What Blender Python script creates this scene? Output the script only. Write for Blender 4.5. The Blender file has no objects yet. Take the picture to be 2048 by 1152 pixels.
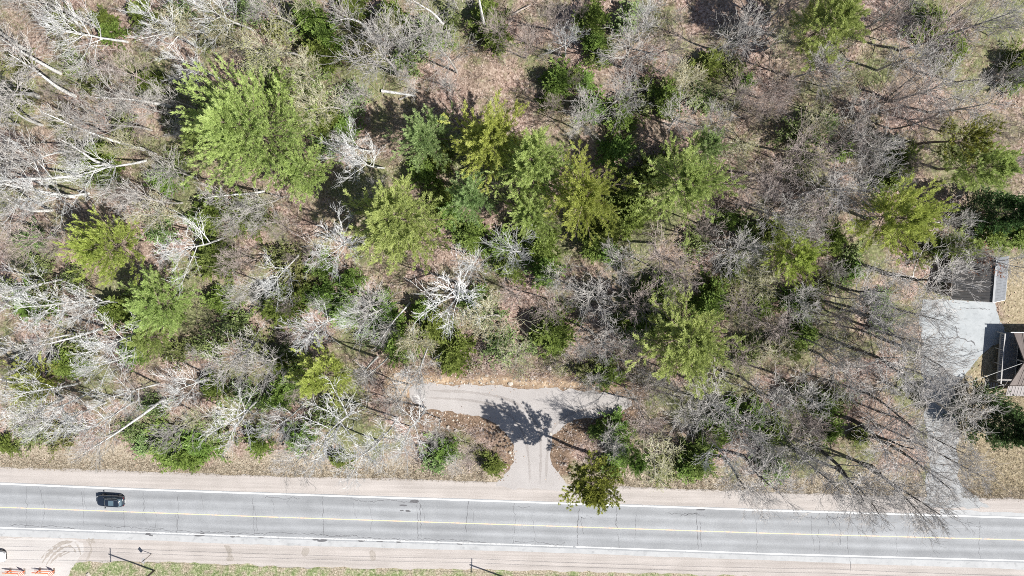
import bpy, bmesh, math, random
import numpy as np
from mathutils import Vector, Matrix
R = math.radians
# ------------------------------------------------------------------ camera, sky, sun, exposure
S = bpy.context.scene
COL = S.collection
F = 1384.0                      # focal length in photograph pixels (2048 wide)
H = 107.0                       # flying height
PITCH, SIDE = R(6.84), R(2.3)
cam_d = bpy.data.cameras.new("drone_camera")
cam_d.sensor_width = 36.0
cam_d.lens = 36.0 * F / 2048.0
cam_d.clip_start = 1.0
cam_d.clip_end = 6000.0
cam = bpy.data.objects.new("drone_camera", cam_d)
cam.location = (0, 0, H)
cam.rotation_euler = (-PITCH, SIDE, 0)
COL.objects.link(cam)
S.camera = cam
SUN_EL, SUN_AZ = R(50), R(110)        # azimuth clockwise from +Y
W = bpy.data.worlds.new("World")
S.world = W
W.use_nodes = True
wn = W.node_tree.nodes
sky = wn.new("ShaderNodeTexSky")
sky.sky_type = 'NISHITA'
sky.sun_disc = False
sky.sun_elevation = SUN_EL
sky.sun_rotation = SUN_AZ
W.node_tree.links.new(sky.outputs[0], wn["Background"].inputs[0])
wn["Background"].inputs[1].default_value = 0.058
sl = bpy.data.lights.new("sun", 'SUN')
sl.energy = 5.0
sl.angle = R(0.53)
sl.color = (1.0, 0.965, 0.91)
so = bpy.data.objects.new("sun", sl)
sd = Vector((math.sin(SUN_AZ) * math.cos(SUN_EL), math.cos(SUN_AZ) * math.cos(SUN_EL), math.sin(SUN_EL)))
so.rotation_euler = sd.to_track_quat('Z', 'Y').to_euler()
so.location = (60, -20, 90)
COL.objects.link(so)
S.view_settings.view_transform = 'Standard'
S.view_settings.look = 'None'
S.view_settings.gamma = 1.0
S.view_settings.use_curve_mapping = False
S.cycles.use_denoising = False
S.view_settings.exposure = 0.92
S.cycles.filter_width = 0.95
S.render.filter_size = 0.95

CM = Matrix.Rotation(SIDE, 3, 'Y') @ Matrix.Rotation(-PITCH, 3, 'X')
CMN = np.array(CM)

def at(px, py, z=0.0):
    """the point of height z that the photograph shows at pixel px, py"""
    d = CM @ Vector(((px - 1024) / F, -(py - 576) / F, -1.0))
    t = (H - z) / -d.z
    return Vector((d.x * t, d.y * t, z))

def scale_at(px, py, z):
    return (at(px + 1, py, z) - at(px, py, z)).length

def to_px(v):
    c = CM.transposed() @ Vector((v[0], v[1], v[2] - H))
    return 1024 + F * c.x / -c.z, 576 - F * c.y / -c.z

rng = np.random.default_rng(7)
random.seed(7)

# ------------------------------------------------------------------ helpers
def vnoise(x, y, seed=0):
    xi, yi = np.floor(x).astype(np.int64), np.floor(y).astype(np.int64)
    fx, fy = x - xi, y - yi
    fx, fy = fx * fx * (3 - 2 * fx), fy * fy * (3 - 2 * fy)
    def h(a, b):
        n = (a * 374761393 + b * 668265263 + seed * 974634) & 0x7fffffff
        n = ((n ^ (n >> 13)) * 1274126177) & 0x7fffffff
        return ((n ^ (n >> 16)) & 0xffff) / 65535.0
    return (h(xi, yi) * (1 - fx) + h(xi + 1, yi) * fx) * (1 - fy) + (h(xi, yi + 1) * (1 - fx) + h(xi + 1, yi + 1) * fx) * fy

def fbm(x, y, seed=0, o=4):
    s, a, t = 0, 0.5, 0
    for i in range(o):
        s = s + a * vnoise(x * 2 ** i, y * 2 ** i, seed + i); t += a; a *= 0.5
    return s / t

def link(name, me, mat=None, parent=None, loc=None):
    o = bpy.data.objects.new(name, me)
    COL.objects.link(o)
    if mat is not None and me is not None:
        for m in (mat if isinstance(mat, (list, tuple)) else [mat]):
            me.materials.append(m)
    if parent is not None: o.parent = parent
    if loc is not None: o.location = loc
    return o

def mesh(name, V, Fc, attrs=None, smooth=False):
    me = bpy.data.meshes.new(name)
    V = np.asarray(V, dtype=np.float32)
    if isinstance(Fc, np.ndarray):
        n, k = Fc.shape
        me.vertices.add(len(V)); me.vertices.foreach_set("co", V.ravel())
        me.loops.add(n * k); me.loops.foreach_set("vertex_index", Fc.astype(np.int32).ravel())
        me.polygons.add(n); me.polygons.foreach_set("loop_start", np.arange(0, n * k, k, dtype=np.int32))
        if not smooth:
            me.polygons.foreach_set("use_smooth", np.zeros(n, dtype=bool))
        me.update(calc_edges=True)
    else:
        me.from_pydata([tuple(v) for v in V], [], Fc); me.update()
    if attrs:
        for k, a in attrs.items():
            at_ = me.attributes.new(k, 'FLOAT', 'POINT')
            at_.data.foreach_set("value", np.asarray(a, dtype=np.float32))
    if smooth:
        me.polygons.foreach_set("use_smooth", np.ones(len(me.polygons), dtype=bool))
    return me

def bm_obj(name, bm, mat, parent=None, smooth=False, recalc=True):
    if recalc: bmesh.ops.recalc_face_normals(bm, faces=bm.faces)
    me = bpy.data.meshes.new(name); bm.to_mesh(me); bm.free()
    if smooth:
        me.polygons.foreach_set("use_smooth", np.ones(len(me.polygons), dtype=bool))
    return link(name, me, mat, parent)

def box(bm, x0, x1, y0, y1, z0, z1):
    v = [bm.verts.new(p) for p in ((x0,y0,z0),(x1,y0,z0),(x1,y1,z0),(x0,y1,z0),(x0,y0,z1),(x1,y0,z1),(x1,y1,z1),(x0,y1,z1))]
    for f in ((0,3,2,1),(4,5,6,7),(0,1,5,4),(1,2,6,5),(2,3,7,6),(3,0,4,7)):
        bm.faces.new([v[i] for i in f])

def bar(bm, a, b, r, n=6, r2=None):
    a, b = Vector(a), Vector(b)
    t = (b - a).normalized()
    u = t.cross(Vector((0, 0, 1)) if abs(t.z) < .9 else Vector((1, 0, 0))).normalized()
    w = t.cross(u)
    r2 = r if r2 is None else r2
    A = [bm.verts.new(a + (u * math.cos(6.2832 * i / n) + w * math.sin(6.2832 * i / n)) * r) for i in range(n)]
    B = [bm.verts.new(b + (u * math.cos(6.2832 * i / n) + w * math.sin(6.2832 * i / n)) * r2) for i in range(n)]
    for i in range(n): bm.faces.new((A[i], A[(i + 1) % n], B[(i + 1) % n], B[i]))
    bm.faces.new(A[::-1]); bm.faces.new(B)

def tag(o, label=None, cat=None, group=None, kind=None):
    if label: o["label"] = label
    if cat: o["category"] = cat
    if group: o["group"] = group
    if kind: o["kind"] = kind
    return o

def empty(name, loc=(0, 0, 0), rz=0):
    o = bpy.data.objects.new(name, None)
    o.empty_display_size = .3
    o.location = loc; o.rotation_euler = (0, 0, rz)
    COL.objects.link(o)
    return o

# ------------------------------------------------------------------ materials
class NT:
    def __init__(s, name):
        s.m = bpy.data.materials.new(name); s.m.use_nodes = True
        s.t = s.m.node_tree; s.t.nodes.clear()
        s.out = s.t.nodes.new("ShaderNodeOutputMaterial")
    def n(s, typ, **kw):
        nd = s.t.nodes.new("ShaderNode" + typ)
        for k, v in kw.items():
            if k.startswith("_"): setattr(nd, k[1:], v)
            else: s.put(nd.inputs[int(k[1:]) if k[0] == "i" and k[1:].isdigit() else k.replace("__", " ")], v)
        return nd
    def put(s, inp, v):
        if isinstance(v, bpy.types.NodeSocket): s.t.links.new(v, inp)
        elif hasattr(v, "outputs"): s.t.links.new(v.outputs[0], inp)
        else:
            if isinstance(v, (tuple, list)) and len(v) == 3 and inp.type == 'RGBA': v = (*v, 1)
            inp.default_value = v
    def ramp(s, fac, stops, interp='LINEAR'):
        r = s.n("ValToRGB"); s.put(r.inputs[0], fac)
        e = r.color_ramp.elements
        while len(e) < len(stops): e.new(.5)
        for i, (p, c) in enumerate(stops):
            e[i].position = p; e[i].color = (*c, 1) if len(c) == 3 else c
        r.color_ramp.interpolation = interp
        return r.outputs[0]
    def mix(s, fac, a, b, mode='MIX'):
        nd = s.n("Mix", _data_type='RGBA', _blend_type=mode)
        s.put(nd.inputs[0], fac); s.put(nd.inputs[6], a); s.put(nd.inputs[7], b)
        return nd.outputs[2]
    def math(s, op, a, b=0.0):
        nd = s.n("Math", _operation=op); s.put(nd.inputs[0], a); s.put(nd.inputs[1], b)
        return nd.outputs[0]
    def noise(s, scale, detail=3, vec=None, rough=.55):
        nd = s.n("TexNoise"); nd.inputs["Scale"].default_value = scale; nd.inputs["Detail"].default_value = detail
        nd.inputs["Roughness"].default_value = rough
        if vec is not None: s.put(nd.inputs["Vector"], vec)
        return nd.outputs[0]
    def pos(s): return s.n("NewGeometry").outputs["Position"]
    def attr(s, name): return s.n("Attribute", _attribute_name=name).outputs["Fac"]
    def done(s, color, rough=.9, bump=None, bs=.3, bd=.05, spec=.3, metal=0.0, coat=0.0):
        b = s.n("BsdfPrincipled")
        s.put(b.inputs["Base Color"], color); s.put(b.inputs["Roughness"], rough)
        b.inputs["Specular IOR Level"].default_value = spec; b.inputs["Metallic"].default_value = metal
        b.inputs["Coat Weight"].default_value = coat
        if bump is not None:
            bb = s.n("Bump"); s.put(bb.inputs["Height"], bump); bb.inputs["Strength"].default_value = bs; bb.inputs["Distance"].default_value = bd
            s.t.links.new(bb.outputs[0], b.inputs["Normal"])
        s.t.links.new(b.outputs[0], s.out.inputs[0])
        return s.m

def mat_plain(name, c, rough=.6, var=.15, scale=3.0, metal=0., coat=0., spec=.4):
    m = NT(name); p = m.pos()
    n = m.noise(scale, 4, p)
    lo = tuple(x * (1 - var) for x in c); hi = tuple(min(1, x * (1 + var)) for x in c)
    return m.done(m.ramp(n, [(.3, lo), (.7, hi)]), rough, bump=m.noise(scale * 9, 2, p), bs=.06, bd=.01, metal=metal, coat=coat, spec=spec)

def mat_bark(name, lo, hi, mark=None):
    m = NT(name); p = m.n("TexCoord").outputs["Object"]
    c = m.ramp(m.noise(2.2, 4, p), [(.3, lo), (.72, hi)])
    if mark: c = m.mix(m.ramp(m.noise(5, 2, p), [(.6, (0,0,0)), (.68, (1,1,1))]), c, mark)
    oi = m.n("ObjectInfo").outputs["Random"]
    hsv = m.n("HueSaturation"); m.put(hsv.inputs["Color"], c)
    m.put(hsv.inputs["Value"], m.math('ADD', m.math('MULTIPLY', oi, .36), .80))
    return m.done(hsv.outputs[0], .85, bump=m.noise(14, 3, p), bs=.3, bd=.02, spec=.2)

def mat_leaf(name, lo, mid, hi, trans=.32, hue=.035, val=.35):
    m = NT(name)
    isl = m.n("NewGeometry").outputs["Random Per Island"]
    f = m.math('ADD', m.math('MULTIPLY', m.attr("tint"), .62), m.math('MULTIPLY', isl, .38))
    c = m.ramp(f, [(.05, lo), (.5, mid), (.95, hi)])
    oi = m.n("ObjectInfo").outputs["Random"]
    hsv = m.n("HueSaturation"); m.put(hsv.inputs["Color"], c)
    m.put(hsv.inputs["Hue"], m.math('ADD', m.math('MULTIPLY', oi, hue * 2), .5 - hue))
    m.put(hsv.inputs["Value"], m.math('ADD', m.math('MULTIPLY', oi, val), 1 - val / 2))
    d = m.n("BsdfPrincipled"); m.put(d.inputs["Base Color"], hsv.outputs[0]); d.inputs["Roughness"].default_value = .6
    d.inputs["Specular IOR Level"].default_value = .25
    t = m.n("BsdfTranslucent"); m.put(t.inputs[0], hsv.outputs[0])
    x = m.n("MixShader"); x.inputs[0].default_value = trans
    m.t.links.new(d.outputs[0], x.inputs[1]); m.t.links.new(t.outputs[0], x.inputs[2]); m.t.links.new(x.outputs[0], m.out.inputs[0])
    return m.m

def mat_ground():
    m = NT("forest_floor"); p = m.pos()
    v = m.n("TexVoronoi"); v.inputs["Scale"].default_value = 3.6; m.put(v.inputs["Vector"], p)
    vc = m.n("SeparateColor"); m.put(vc.inputs[0], v.outputs["Color"])
    v2 = m.n("TexVoronoi"); v2.inputs["Scale"].default_value = 7.5; m.put(v2.inputs["Vector"], p)
    vc2 = m.n("SeparateColor"); m.put(vc2.inputs[0], v2.outputs["Color"])
    lf = m.math('ADD', m.math('MULTIPLY', vc.outputs[0], .55), m.math('MULTIPLY', vc2.outputs[1], .45))
    lit = m.ramp(lf, [(.08, (0.071,0.047,0.039)), (.28, (0.162,0.110,0.091)), (.55, (0.254,0.180,0.152)), (.8, (0.342,0.260,0.229)), (.97, (0.479,0.405,0.372))])
    big = m.noise(.13, 4, p)
    lit = m.mix(m.ramp(big, [(.38, (0,0,0)), (.66, (.75,.75,.75))]), lit, m.mix(lf, (.10,.075,.055), (.30,.25,.19)))
    mosn = m.math('ADD', m.noise(.085, 5, p, .62), m.math('MULTIPLY', m.noise(1.2, 3, p), .16))
    moss = m.ramp(m.noise(2.4, 4, p), [(.3, (.05,.07,.022)), (.55, (.12,.15,.055)), (.75, (.24,.25,.12))])
    c = m.mix(m.ramp(mosn, [(.545, (0,0,0)), (.66, (.75,.75,.75))]), lit, moss)
    # dirt of the cut banks
    fn = m.noise(3.0, 5, p, .7)
    dirt = m.ramp(fn, [(.3, (.075,.053,.038)), (.5, (.15,.105,.074)), (.64, (.235,.172,.125)), (.8, (.42,.35,.28))])
    c = m.mix(m.attr("dirt"), c, dirt)
    sand = m.ramp(m.noise(1.6, 5, p, .65), [(.3, (.19,.125,.075)), (.5, (.38,.285,.19)), (.7, (.56,.46,.345))])
    c = m.mix(m.attr("sand"), c, sand)
    ve = m.ramp(m.noise(4, 4, p, .7), [(.3, (.10,.082,.058)), (.5, (.26,.22,.165)), (.7, (.46,.41,.335))])
    c = m.mix(m.attr("verge"), c, ve)
    ya = m.ramp(m.noise(2.2, 5, p, .72), [(.3, (.12,.10,.062)), (.5, (.245,.205,.135)), (.72, (.42,.36,.265))])
    c = m.mix(m.attr("yard"), c, ya)
    lawn = m.ramp(m.noise(2.0, 5, p, .72), [(.33, (.07,.105,.038)), (.5, (.165,.195,.09)), (.66, (.38,.355,.26))])
    c = m.mix(m.attr("lawn"), c, lawn)
    bh = m.math('ADD', m.math('MULTIPLY', v.outputs[0], .6), m.noise(5, 5, p, .7))
    return m.done(c, .95, bump=bh, bs=.8, bd=.10, spec=.1)

def mat_gravel(name, lo, hi, streak=True):
    m = NT(name); p = m.pos()
    c = m.ramp(m.math('ADD', m.math('MULTIPLY', m.noise(6.5, 5, p, .8), .75), m.math('MULTIPLY', m.noise(.25, 4, p), .25)), [(.36, lo), (.62, hi)])
    if streak:
        mp = m.n("Mapping"); m.put(mp.inputs[0], p); mp.inputs["Scale"].default_value = (.035, 1.5, 1); mp.inputs["Rotation"].default_value = (0, 0, R(2.0))
        s = m.ramp(m.noise(1.3, 5, mp.outputs[0]), [(.35, (.86,.855,.85)), (.6, (1.04,1.035,1.03))])
        c = m.mix(1.0, c, s, 'MULTIPLY')
    return m.done(c, .95, bump=m.noise(9, 4, p, .8), bs=.4, bd=.03, spec=.15)

def mat_asphalt():
    m = NT("asphalt"); p = m.pos()
    a = m.attr("across")
    # wheel tracks polished darker, centre of the lanes lighter (wear of the road surface)
    w = m.ramp(a, [(0.0, (.93,)*3), (.12, (.77,)*3), (.19, (.74,)*3), (.27, (.95,)*3), (.35, (.82,)*3), (.42, (.84,)*3), (.5, (1.02,)*3), (.58, (.84,)*3), (.65, (.76,)*3), (.74, (.95,)*3), (.82, (.76,)*3), (.9, (.84,)*3), (1.0, (.9,)*3)][:13])
    mp = m.n("Mapping"); m.put(mp.inputs[0], p); mp.inputs["Scale"].default_value = (.05, .7, 1); mp.inputs["Rotation"].default_value = (0, 0, R(2.0))
    st = m.ramp(m.noise(1.0, 5, mp.outputs[0]), [(.35, (.9,.9,.9)), (.65, (1.07,1.07,1.07))])
    g = m.ramp(m.noise(6, 5, p, .8), [(.35, (0.226,0.234,0.247)), (.65, (0.314,0.323,0.331))])
    big = m.ramp(m.noise(.22, 5, p, .65), [(.32, (.88,.88,.88)), (.62, (1.06,1.06,1.06))])
    c = m.mix(1.0, m.mix(1.0, m.mix(1.0, g, w, 'MULTIPLY'), st, 'MULTIPLY'), big, 'MULTIPLY')
    return m.done(c, .85, bump=m.noise(20, 3, p), bs=.2, bd=.01, spec=.25)

def mat_concrete(name, lo, hi):
    m = NT(name); p = m.pos()
    c = m.ramp(m.noise(.45, 6, p, .7), [(.3, lo), (.62, hi)])
    c = m.mix(m.ramp(m.noise(1.3, 4, p), [(.55, (0,0,0)), (.70, (.6,.6,.6))]), c, tuple(x * .58 for x in lo))
    c = m.mix(.3, c, m.ramp(m.noise(8, 3, p, .8), [(.3, lo), (.7, hi)]))
    return m.done(c, .9, bump=m.noise(6, 3, p), bs=.15, bd=.02, spec=.2)

def mat_paint(name, c, worn=.5):
    m = NT(name); p = m.pos()
    f = m.ramp(m.noise(2.6, 5, p, .75), [(worn - .05, (1,1,1)), (worn + .06, (0,0,0))])
    return m.done(m.mix(f, c, (.36,.36,.36)), .7, spec=.3)

M = {}
M['ground'] = mat_ground()
M['shoulder'] = mat_gravel("shoulder_gravel", (0.251,0.229,0.212), (0.387,0.358,0.339))
M['drive'] = mat_gravel("drive_gravel", (0.235,0.220,0.212), (0.354,0.336,0.326), False)
M['lane'] = mat_gravel("lane_gravel", (0.189,0.194,0.198), (0.327,0.334,0.336), False)
M['lot'] = mat_gravel("lot_gravel", (0.306,0.288,0.275), (0.426,0.408,0.393))
M['soil'] = mat_gravel("disturbed_soil", (0.181,0.163,0.142), (0.344,0.314,0.288))
M['asphalt'] = mat_asphalt()
M['apron'] = mat_concrete("paved_shoulder", (0.273,0.278,0.282), (0.359,0.363,0.365))
M['pad'] = mat_concrete("drive_concrete", (0.237,0.255,0.267), (0.329,0.347,0.357))
M['white'] = mat_paint("white_line", (.64,.64,.63), .40)
M['worn'] = mat_paint("worn_white_line", (.64,.64,.63), .50)
M['yellow'] = mat_paint("yellow_line", (.74,.50,.27), .44)
M['crack'] = mat_plain("crack_tar", (.085,.085,.09), .8)
M['patch'] = mat_plain("asphalt_patch", (.09,.09,.095), .9)
M['bark_white'] = mat_bark("bark_pale", (.37,.37,.365), (.66,.66,.65), (.20,.19,.185))
M['bark_birch'] = mat_bark("bark_birch", (.52,.515,.50), (.80,.79,.775), (.25,.24,.23))
M['bark_grey'] = mat_bark("bark_grey", (0.254,0.238,0.224), (0.458,0.438,0.411))
M['bark_brown'] = mat_bark("bark_brown", (.20,.165,.15), (.40,.345,.315))
M['bark_dark'] = mat_bark("bark_dark", (.055,.05,.047), (.15,.14,.13))
M['bark_pine'] = mat_bark("bark_pine", (.12,.09,.07), (.27,.22,.18))
M['twig_dark'] = mat_bark("twig_dark", (.27,.25,.235), (.46,.44,.42))
M['twig_olive'] = mat_bark("twig_olive", (.29,.275,.19), (.50,.48,.37))
M['bud'] = mat_leaf("bud_olive", (.16,.15,.06), (.28,.27,.11), (.42,.39,.2), .3)
M['needle'] = mat_leaf("pine_needles", (.11,.16,.04), (.39,.48,.15), (.62,.69,.31), .50, .012, .14)
M['needle_blue'] = mat_leaf("pine_needles_cool", (.09,.15,.055), (.315,.425,.165), (.56,.645,.34), .50, .010, .14)
M['needle_yellow'] = mat_leaf("pine_needles_warm", (.13,.165,.03), (.43,.49,.115), (.64,.67,.25), .50, .010, .14)
M['needle_red'] = mat_leaf("red_pine_needles", (.07,.085,.016), (.215,.235,.042), (.42,.42,.11), .3, .01, .2)
M['needle_dark'] = mat_leaf("spruce_needles", (.02,.042,.014), (.05,.095,.028), (.10,.17,.05), .25, .02, .3)
M['fir'] = mat_leaf("fir_needles", (0.046,0.078,0.013), (0.156,0.225,0.046), (0.304,0.377,0.110), .38, .022, .4)
M['shrubleaf'] = mat_leaf("shrub_leaves", (.07,.10,.025), (.19,.235,.08), (.34,.37,.17), .35, .04, .5)
M['russet'] = mat_leaf("russet_leaves", (.18,.075,.04), (.36,.17,.09), (.50,.28,.17), .3, .01, .2)
M['rock'] = mat_plain("pale_rock", (0.360,0.324,0.281), .9, .4, 2.0)
M['log'] = mat_bark("log_wood", (.30,.25,.21), (.60,.53,.47))

# ------------------------------------------------------------------ ground layout (from the photograph's pixels)
def resample(pts, step, closed):
    out = []
    n = len(pts)
    for i in range(n if closed else n - 1):
        a, b = pts[i], pts[(i + 1) % n]
        k = max(1, int((b - a).length / step))
        for j in range(k): out.append(a.lerp(b, j / k))
    if not closed: out.append(pts[-1])
    return out

def smooth_closed(P, it=2):
    P = [Vector(p) for p in P]
    for _ in range(it):
        Q = []
        for i in range(len(P)):
            a, b = P[i], P[(i + 1) % len(P)]
            Q += [a.lerp(b, .25), a.lerp(b, .75)]
        P = Q
    return P

def poly_pts(px, z=0., step=.5, jag=.25, rounded=2, seed=1):
    P = [at(x, y, 0) for x, y in px]
    if rounded: P = smooth_closed(P, rounded)
    P = resample(P, step, True)
    out = []
    for i, p in enumerate(P):
        q = P[(i + 1) % len(P)]
        t = (q - p); 
        if t.length < 1e-6: continue
        nrm = Vector((t.y, -t.x, 0)).normalized()
        k = float(fbm(np.array([p.x * .9 + seed * 13.7]), np.array([p.y * .9]), seed, 4)[0]) - .5
        q2 = p + nrm * k * 2 * jag
        out.append(Vector((q2.x, q2.y, z)))
    return out

def sheet(name, px, z, mat, jag=.25, rounded=2, seed=1, kind='structure', parent=None, step=.5):
    P = poly_pts(px, z, step, jag, rounded, seed)
    bm = bmesh.new()
    f = bm.faces.new([bm.verts.new(p) for p in P])
    if f.normal.z < 0: f.normal_flip()
    bm.normal_update()
    for f in bm.faces:
        if f.normal.z < 0: f.normal_flip()
    bmesh.ops.triangulate(bm, faces=bm.faces[:])
    o = bm_obj(name, bm, mat, parent, recalc=False)
    if kind: o["kind"] = kind
    return o

def curve_y(tab, x):
    xs, ys = zip(*tab)
    # linear inside, straight continuation outside
    if x < xs[0]: return ys[0] + (x - xs[0]) * (ys[1] - ys[0]) / (xs[1] - xs[0])
    if x > xs[-1]: return ys[-1] + (x - xs[-1]) * (ys[-1] - ys[-2]) / (xs[-1] - xs[-2])
    return float(np.interp(x, xs, ys))

T_TOP = [(0,967.5),(260,978.5),(512,987),(1024,1003.5),(1536,1021),(2048,1036)]
T_YEL = [(0,1014.5),(512,1033),(1024,1049.5),(1536,1066.5),(2048,1080)]
T_BOT = [(0,1055.5),(300,1065),(512,1073),(1024,1089),(1536,1107.5),(2048,1121.5)]
T_APR = [(0,1073),(300,1081),(512,1089),(1024,1102.5),(1536,1121),(2048,1139)]
T_SH0 = [(0,934),(300,943),(512,951),(850,959),(1030,965),(1250,973),(1536,984),(1800,992),(2048,997)]
T_SH1 = [(0,1160),(120,1140),(150,1124),(300,1124),(450,1128),(600,1134),(950,1138),(1500,1152),(1700,1175),(2048,1190)]

def strip(name, ta, tb, z, mat, x0=-900, x1=2950, step=5, jag=(0, 0), attr=False, seed=3, kind='structure', parent=None, offs=(0, 0)):
    xs = np.arange(x0, x1 + .1, step)
    n = len(xs); V = []; A = []
    rows = 9
    for i, x in enumerate(xs):
        a = at(x, curve_y(ta, x) + offs[0], z); b = at(x, curve_y(tb, x) + offs[1], z)
        ja = (float(fbm(np.array([a.x * .5]), np.array([seed * 7.1]), seed)[0]) - .5) * 2 * jag[0]
        jb = (float(fbm(np.array([a.x * .5]), np.array([seed * 9.3]), seed + 5)[0]) - .5) * 2 * jag[1]
        a.y += ja; b.y += jb
        for r in range(rows):
            V.append(a.lerp(b, r / (rows - 1))); A.append(r / (rows - 1))
    Fc = []
    for i in range(n - 1):
        for r in range(rows - 1):
            k = i * rows + r
            Fc.append((k, k + 1, k + rows + 1, k + rows))
    me = mesh(name, [tuple(v) for v in V], np.array(Fc), {"across": A})
    o = link(name, me, mat, parent)
    if kind: o["kind"] = kind
    return o

DRIVE_PX = [(817,771),(860,768),(930,770),(1000,773),(1080,776),(1150,779),(1222,785),(1262,797),(1265,816),(1226,830),(1170,834),(1130,845),(1108,868),(1102,900),(1106,935),(1128,966),(1150,980),(985,976),(1006,958),(1026,930),(1030,900),(1018,868),(985,843),(940,829),(880,821),(835,813),(818,800)]
PAD_PX = [(1846,599),(1905,600),(1992,600),(1994,622),(1999,640),(2010,655),(2012,680),(1985,690),(1968,706),(1948,728),(1925,757),(1905,775),(1850,775),(1842,740),(1846,690),(1838,640)]
LANE_PX = [(1850,770),(1912,768),(1914,840),(1916,900),(1917,950),(1925,975),(1960,1000),(1990,1020),(1840,1014),(1850,990),(1858,950),(1856,880),(1850,820)]
YARD_PX = [(1917,770),(1950,735),(1975,705),(2010,650),(1998,600),(2012,520),(2120,520),(2300,600),(2300,1010),(2048,990),(1960,985),(1920,950)]

def world_poly(px): return np.array([[p.x, p.y] for p in (at(x, y) for x, y in px)])
def seg_dist(X, Y, P, closed=True):
    d = np.full(X.shape, 1e9)
    n = len(P)
    for i in range(n if closed else n - 1):
        a, b = P[i], P[(i + 1) % n]
        ab = b - a; L = max(1e-9, ab @ ab)
        t = np.clip(((X - a[0]) * ab[0] + (Y - a[1]) * ab[1]) / L, 0, 1)
        d = np.minimum(d, np.hypot(X - a[0] - t * ab[0], Y - a[1] - t * ab[1]))
    return d
def inside(X, Y, P):
    c = np.zeros(X.shape, bool); n = len(P)
    for i in range(n):
        a, b = P[i], P[i - 1]
        k = ((a[1] > Y) != (b[1] > Y)) & (X < (b[0] - a[0]) * (Y - a[1]) / (b[1] - a[1] + 1e-12) + a[0])
        c ^= k
    return c
def sdist(X, Y, P):
    d = seg_dist(X, Y, P); return np.where(inside(X, Y, P), -d, d)
def ss(x, a, b):
    t = np.clip((x - a) / (b - a), 0, 1); return t * t * (3 - 2 * t)

WP_DRIVE, WP_PAD, WP_LANE, WP_YARD = map(world_poly, (DRIVE_PX, PAD_PX, LANE_PX, YARD_PX))
SH0 = [at(x, curve_y(T_SH0, x)) for x in (-900, 0, 300, 512, 850, 1030, 1250, 1536, 1800, 2048, 2900)]
SH0X, SH0Y = [p.x for p in SH0], [p.y for p in SH0]
LAWN = [at(x, curve_y(T_SH1, x)) for x in (-300, 0, 120, 150, 300, 450, 600, 950, 1500, 1700, 2048, 2400)]
LAX, LAY = [p.x for p in LAWN], [p.y for p in LAWN]

def ground_info(X, Y):
    """height and cover weights of the ground"""
    road = Y - np.interp(X, SH0X, SH0Y)              # >0 : forest side of the shoulder
    dd = sdist(X, Y, WP_DRIVE); dp = np.minimum(sdist(X, Y, WP_PAD), sdist(X, Y, WP_LANE)); dy = sdist(X, Y, WP_YARD)
    flat = ss(road, .5, 6) * ss(dd, .6, 4) * ss(dp, .3, 4) * ss(dy, -2, 4)
    h = (fbm(X * .11, Y * .11, 3, 4) - .45) * 1.5 * flat + (fbm(X * .6, Y * .6, 9, 2) - .5) * .16 * flat
    bank = np.exp(-((dd - 2.6) / 1.3) ** 2) * ss(road, .8, 3) * .55
    h = h + bank * (.6 + .8 * fbm(X * .5, Y * .5, 21, 3)) - .02
    ditch = np.exp(-((road - 1.9) / .8) ** 2) * .22 * ss(dd, 1, 3) * ss(dp, 1, 3)
    h = h - ditch * ss(dy, 0, 2)
    nz = fbm(X * .35, Y * .35, 33, 4) - .5
    n2 = fbm(X * 1.1, Y * 1.1, 37, 3) - .5
    px = np.array([1.0])
    dirt = ss(3.3 + nz * 5 - dd, -.4, .8) * ss(road + nz * 3, .6, 1.8)
    A0, A1 = at(830, 760), at(1250, 775)
    north = np.exp(-((Y - (A0.y + (X - A0.x) * (A1.y - A0.y) / (A1.x - A0.x)) - .2) / .75) ** 2) * ss(X, A0.x - 3, A0.x) * ss(A1.x + 2 - X, 0, 6)
    west = ss(3.2 + nz * 4 - np.hypot(X - at(800, 782).x, (Y - at(800, 782).y)), 0, 1.2)
    sand = np.clip(np.maximum(north * (.55 + 2.2 * np.clip(n2, -.1, .4)), west * .75), 0, 1)
    verge = ss(4.2 + nz * 7 + n2 * 2 - road, 0, 1.6) * (1 - dirt)
    yard = ss(-dy + nz * 3, -.5, .8)
    lawn = ss(np.interp(X, LAX, LAY) - Y + nz * 4.5 + n2 * 4, -.6, 1.2) * ss(n2, -.28, .1)
    return h, dict(dirt=dirt, sand=sand, verge=verge, yard=yard, lawn=lawn)

def gz(x, y):
    return float(ground_info(np.array([x]), np.array([y]))[0][0])

def make_ground():
    core_x = np.arange(-98, 98.1, .55); core_y = np.arange(-62, 62.1, .55)
    far = np.array([6, 14, 30, 60, 120, 300, 800, 2200])
    xs = np.concatenate([-98 - far[::-1], core_x, 98 + far]); ys = np.concatenate([-62 - far[::-1], core_y, 62 + far])
    X, Y = np.meshgrid(xs, ys, indexing='ij')
    h, at_ = ground_info(X, Y)
    V = np.stack([X, Y, h], -1).reshape(-1, 3)
    n, k = len(xs), len(ys)
    i, j = np.meshgrid(np.arange(n - 1), np.arange(k - 1), indexing='ij')
    a = (i * k + j).ravel()
    Fc = np.stack([a, a + k, a + k + 1, a + 1], -1)
    me = mesh("ground", V, Fc, {q: w.ravel() for q, w in at_.items()}, smooth=True)
    o = link("ground", me, M['ground']); o["kind"] = 'structure'
make_ground()

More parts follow.
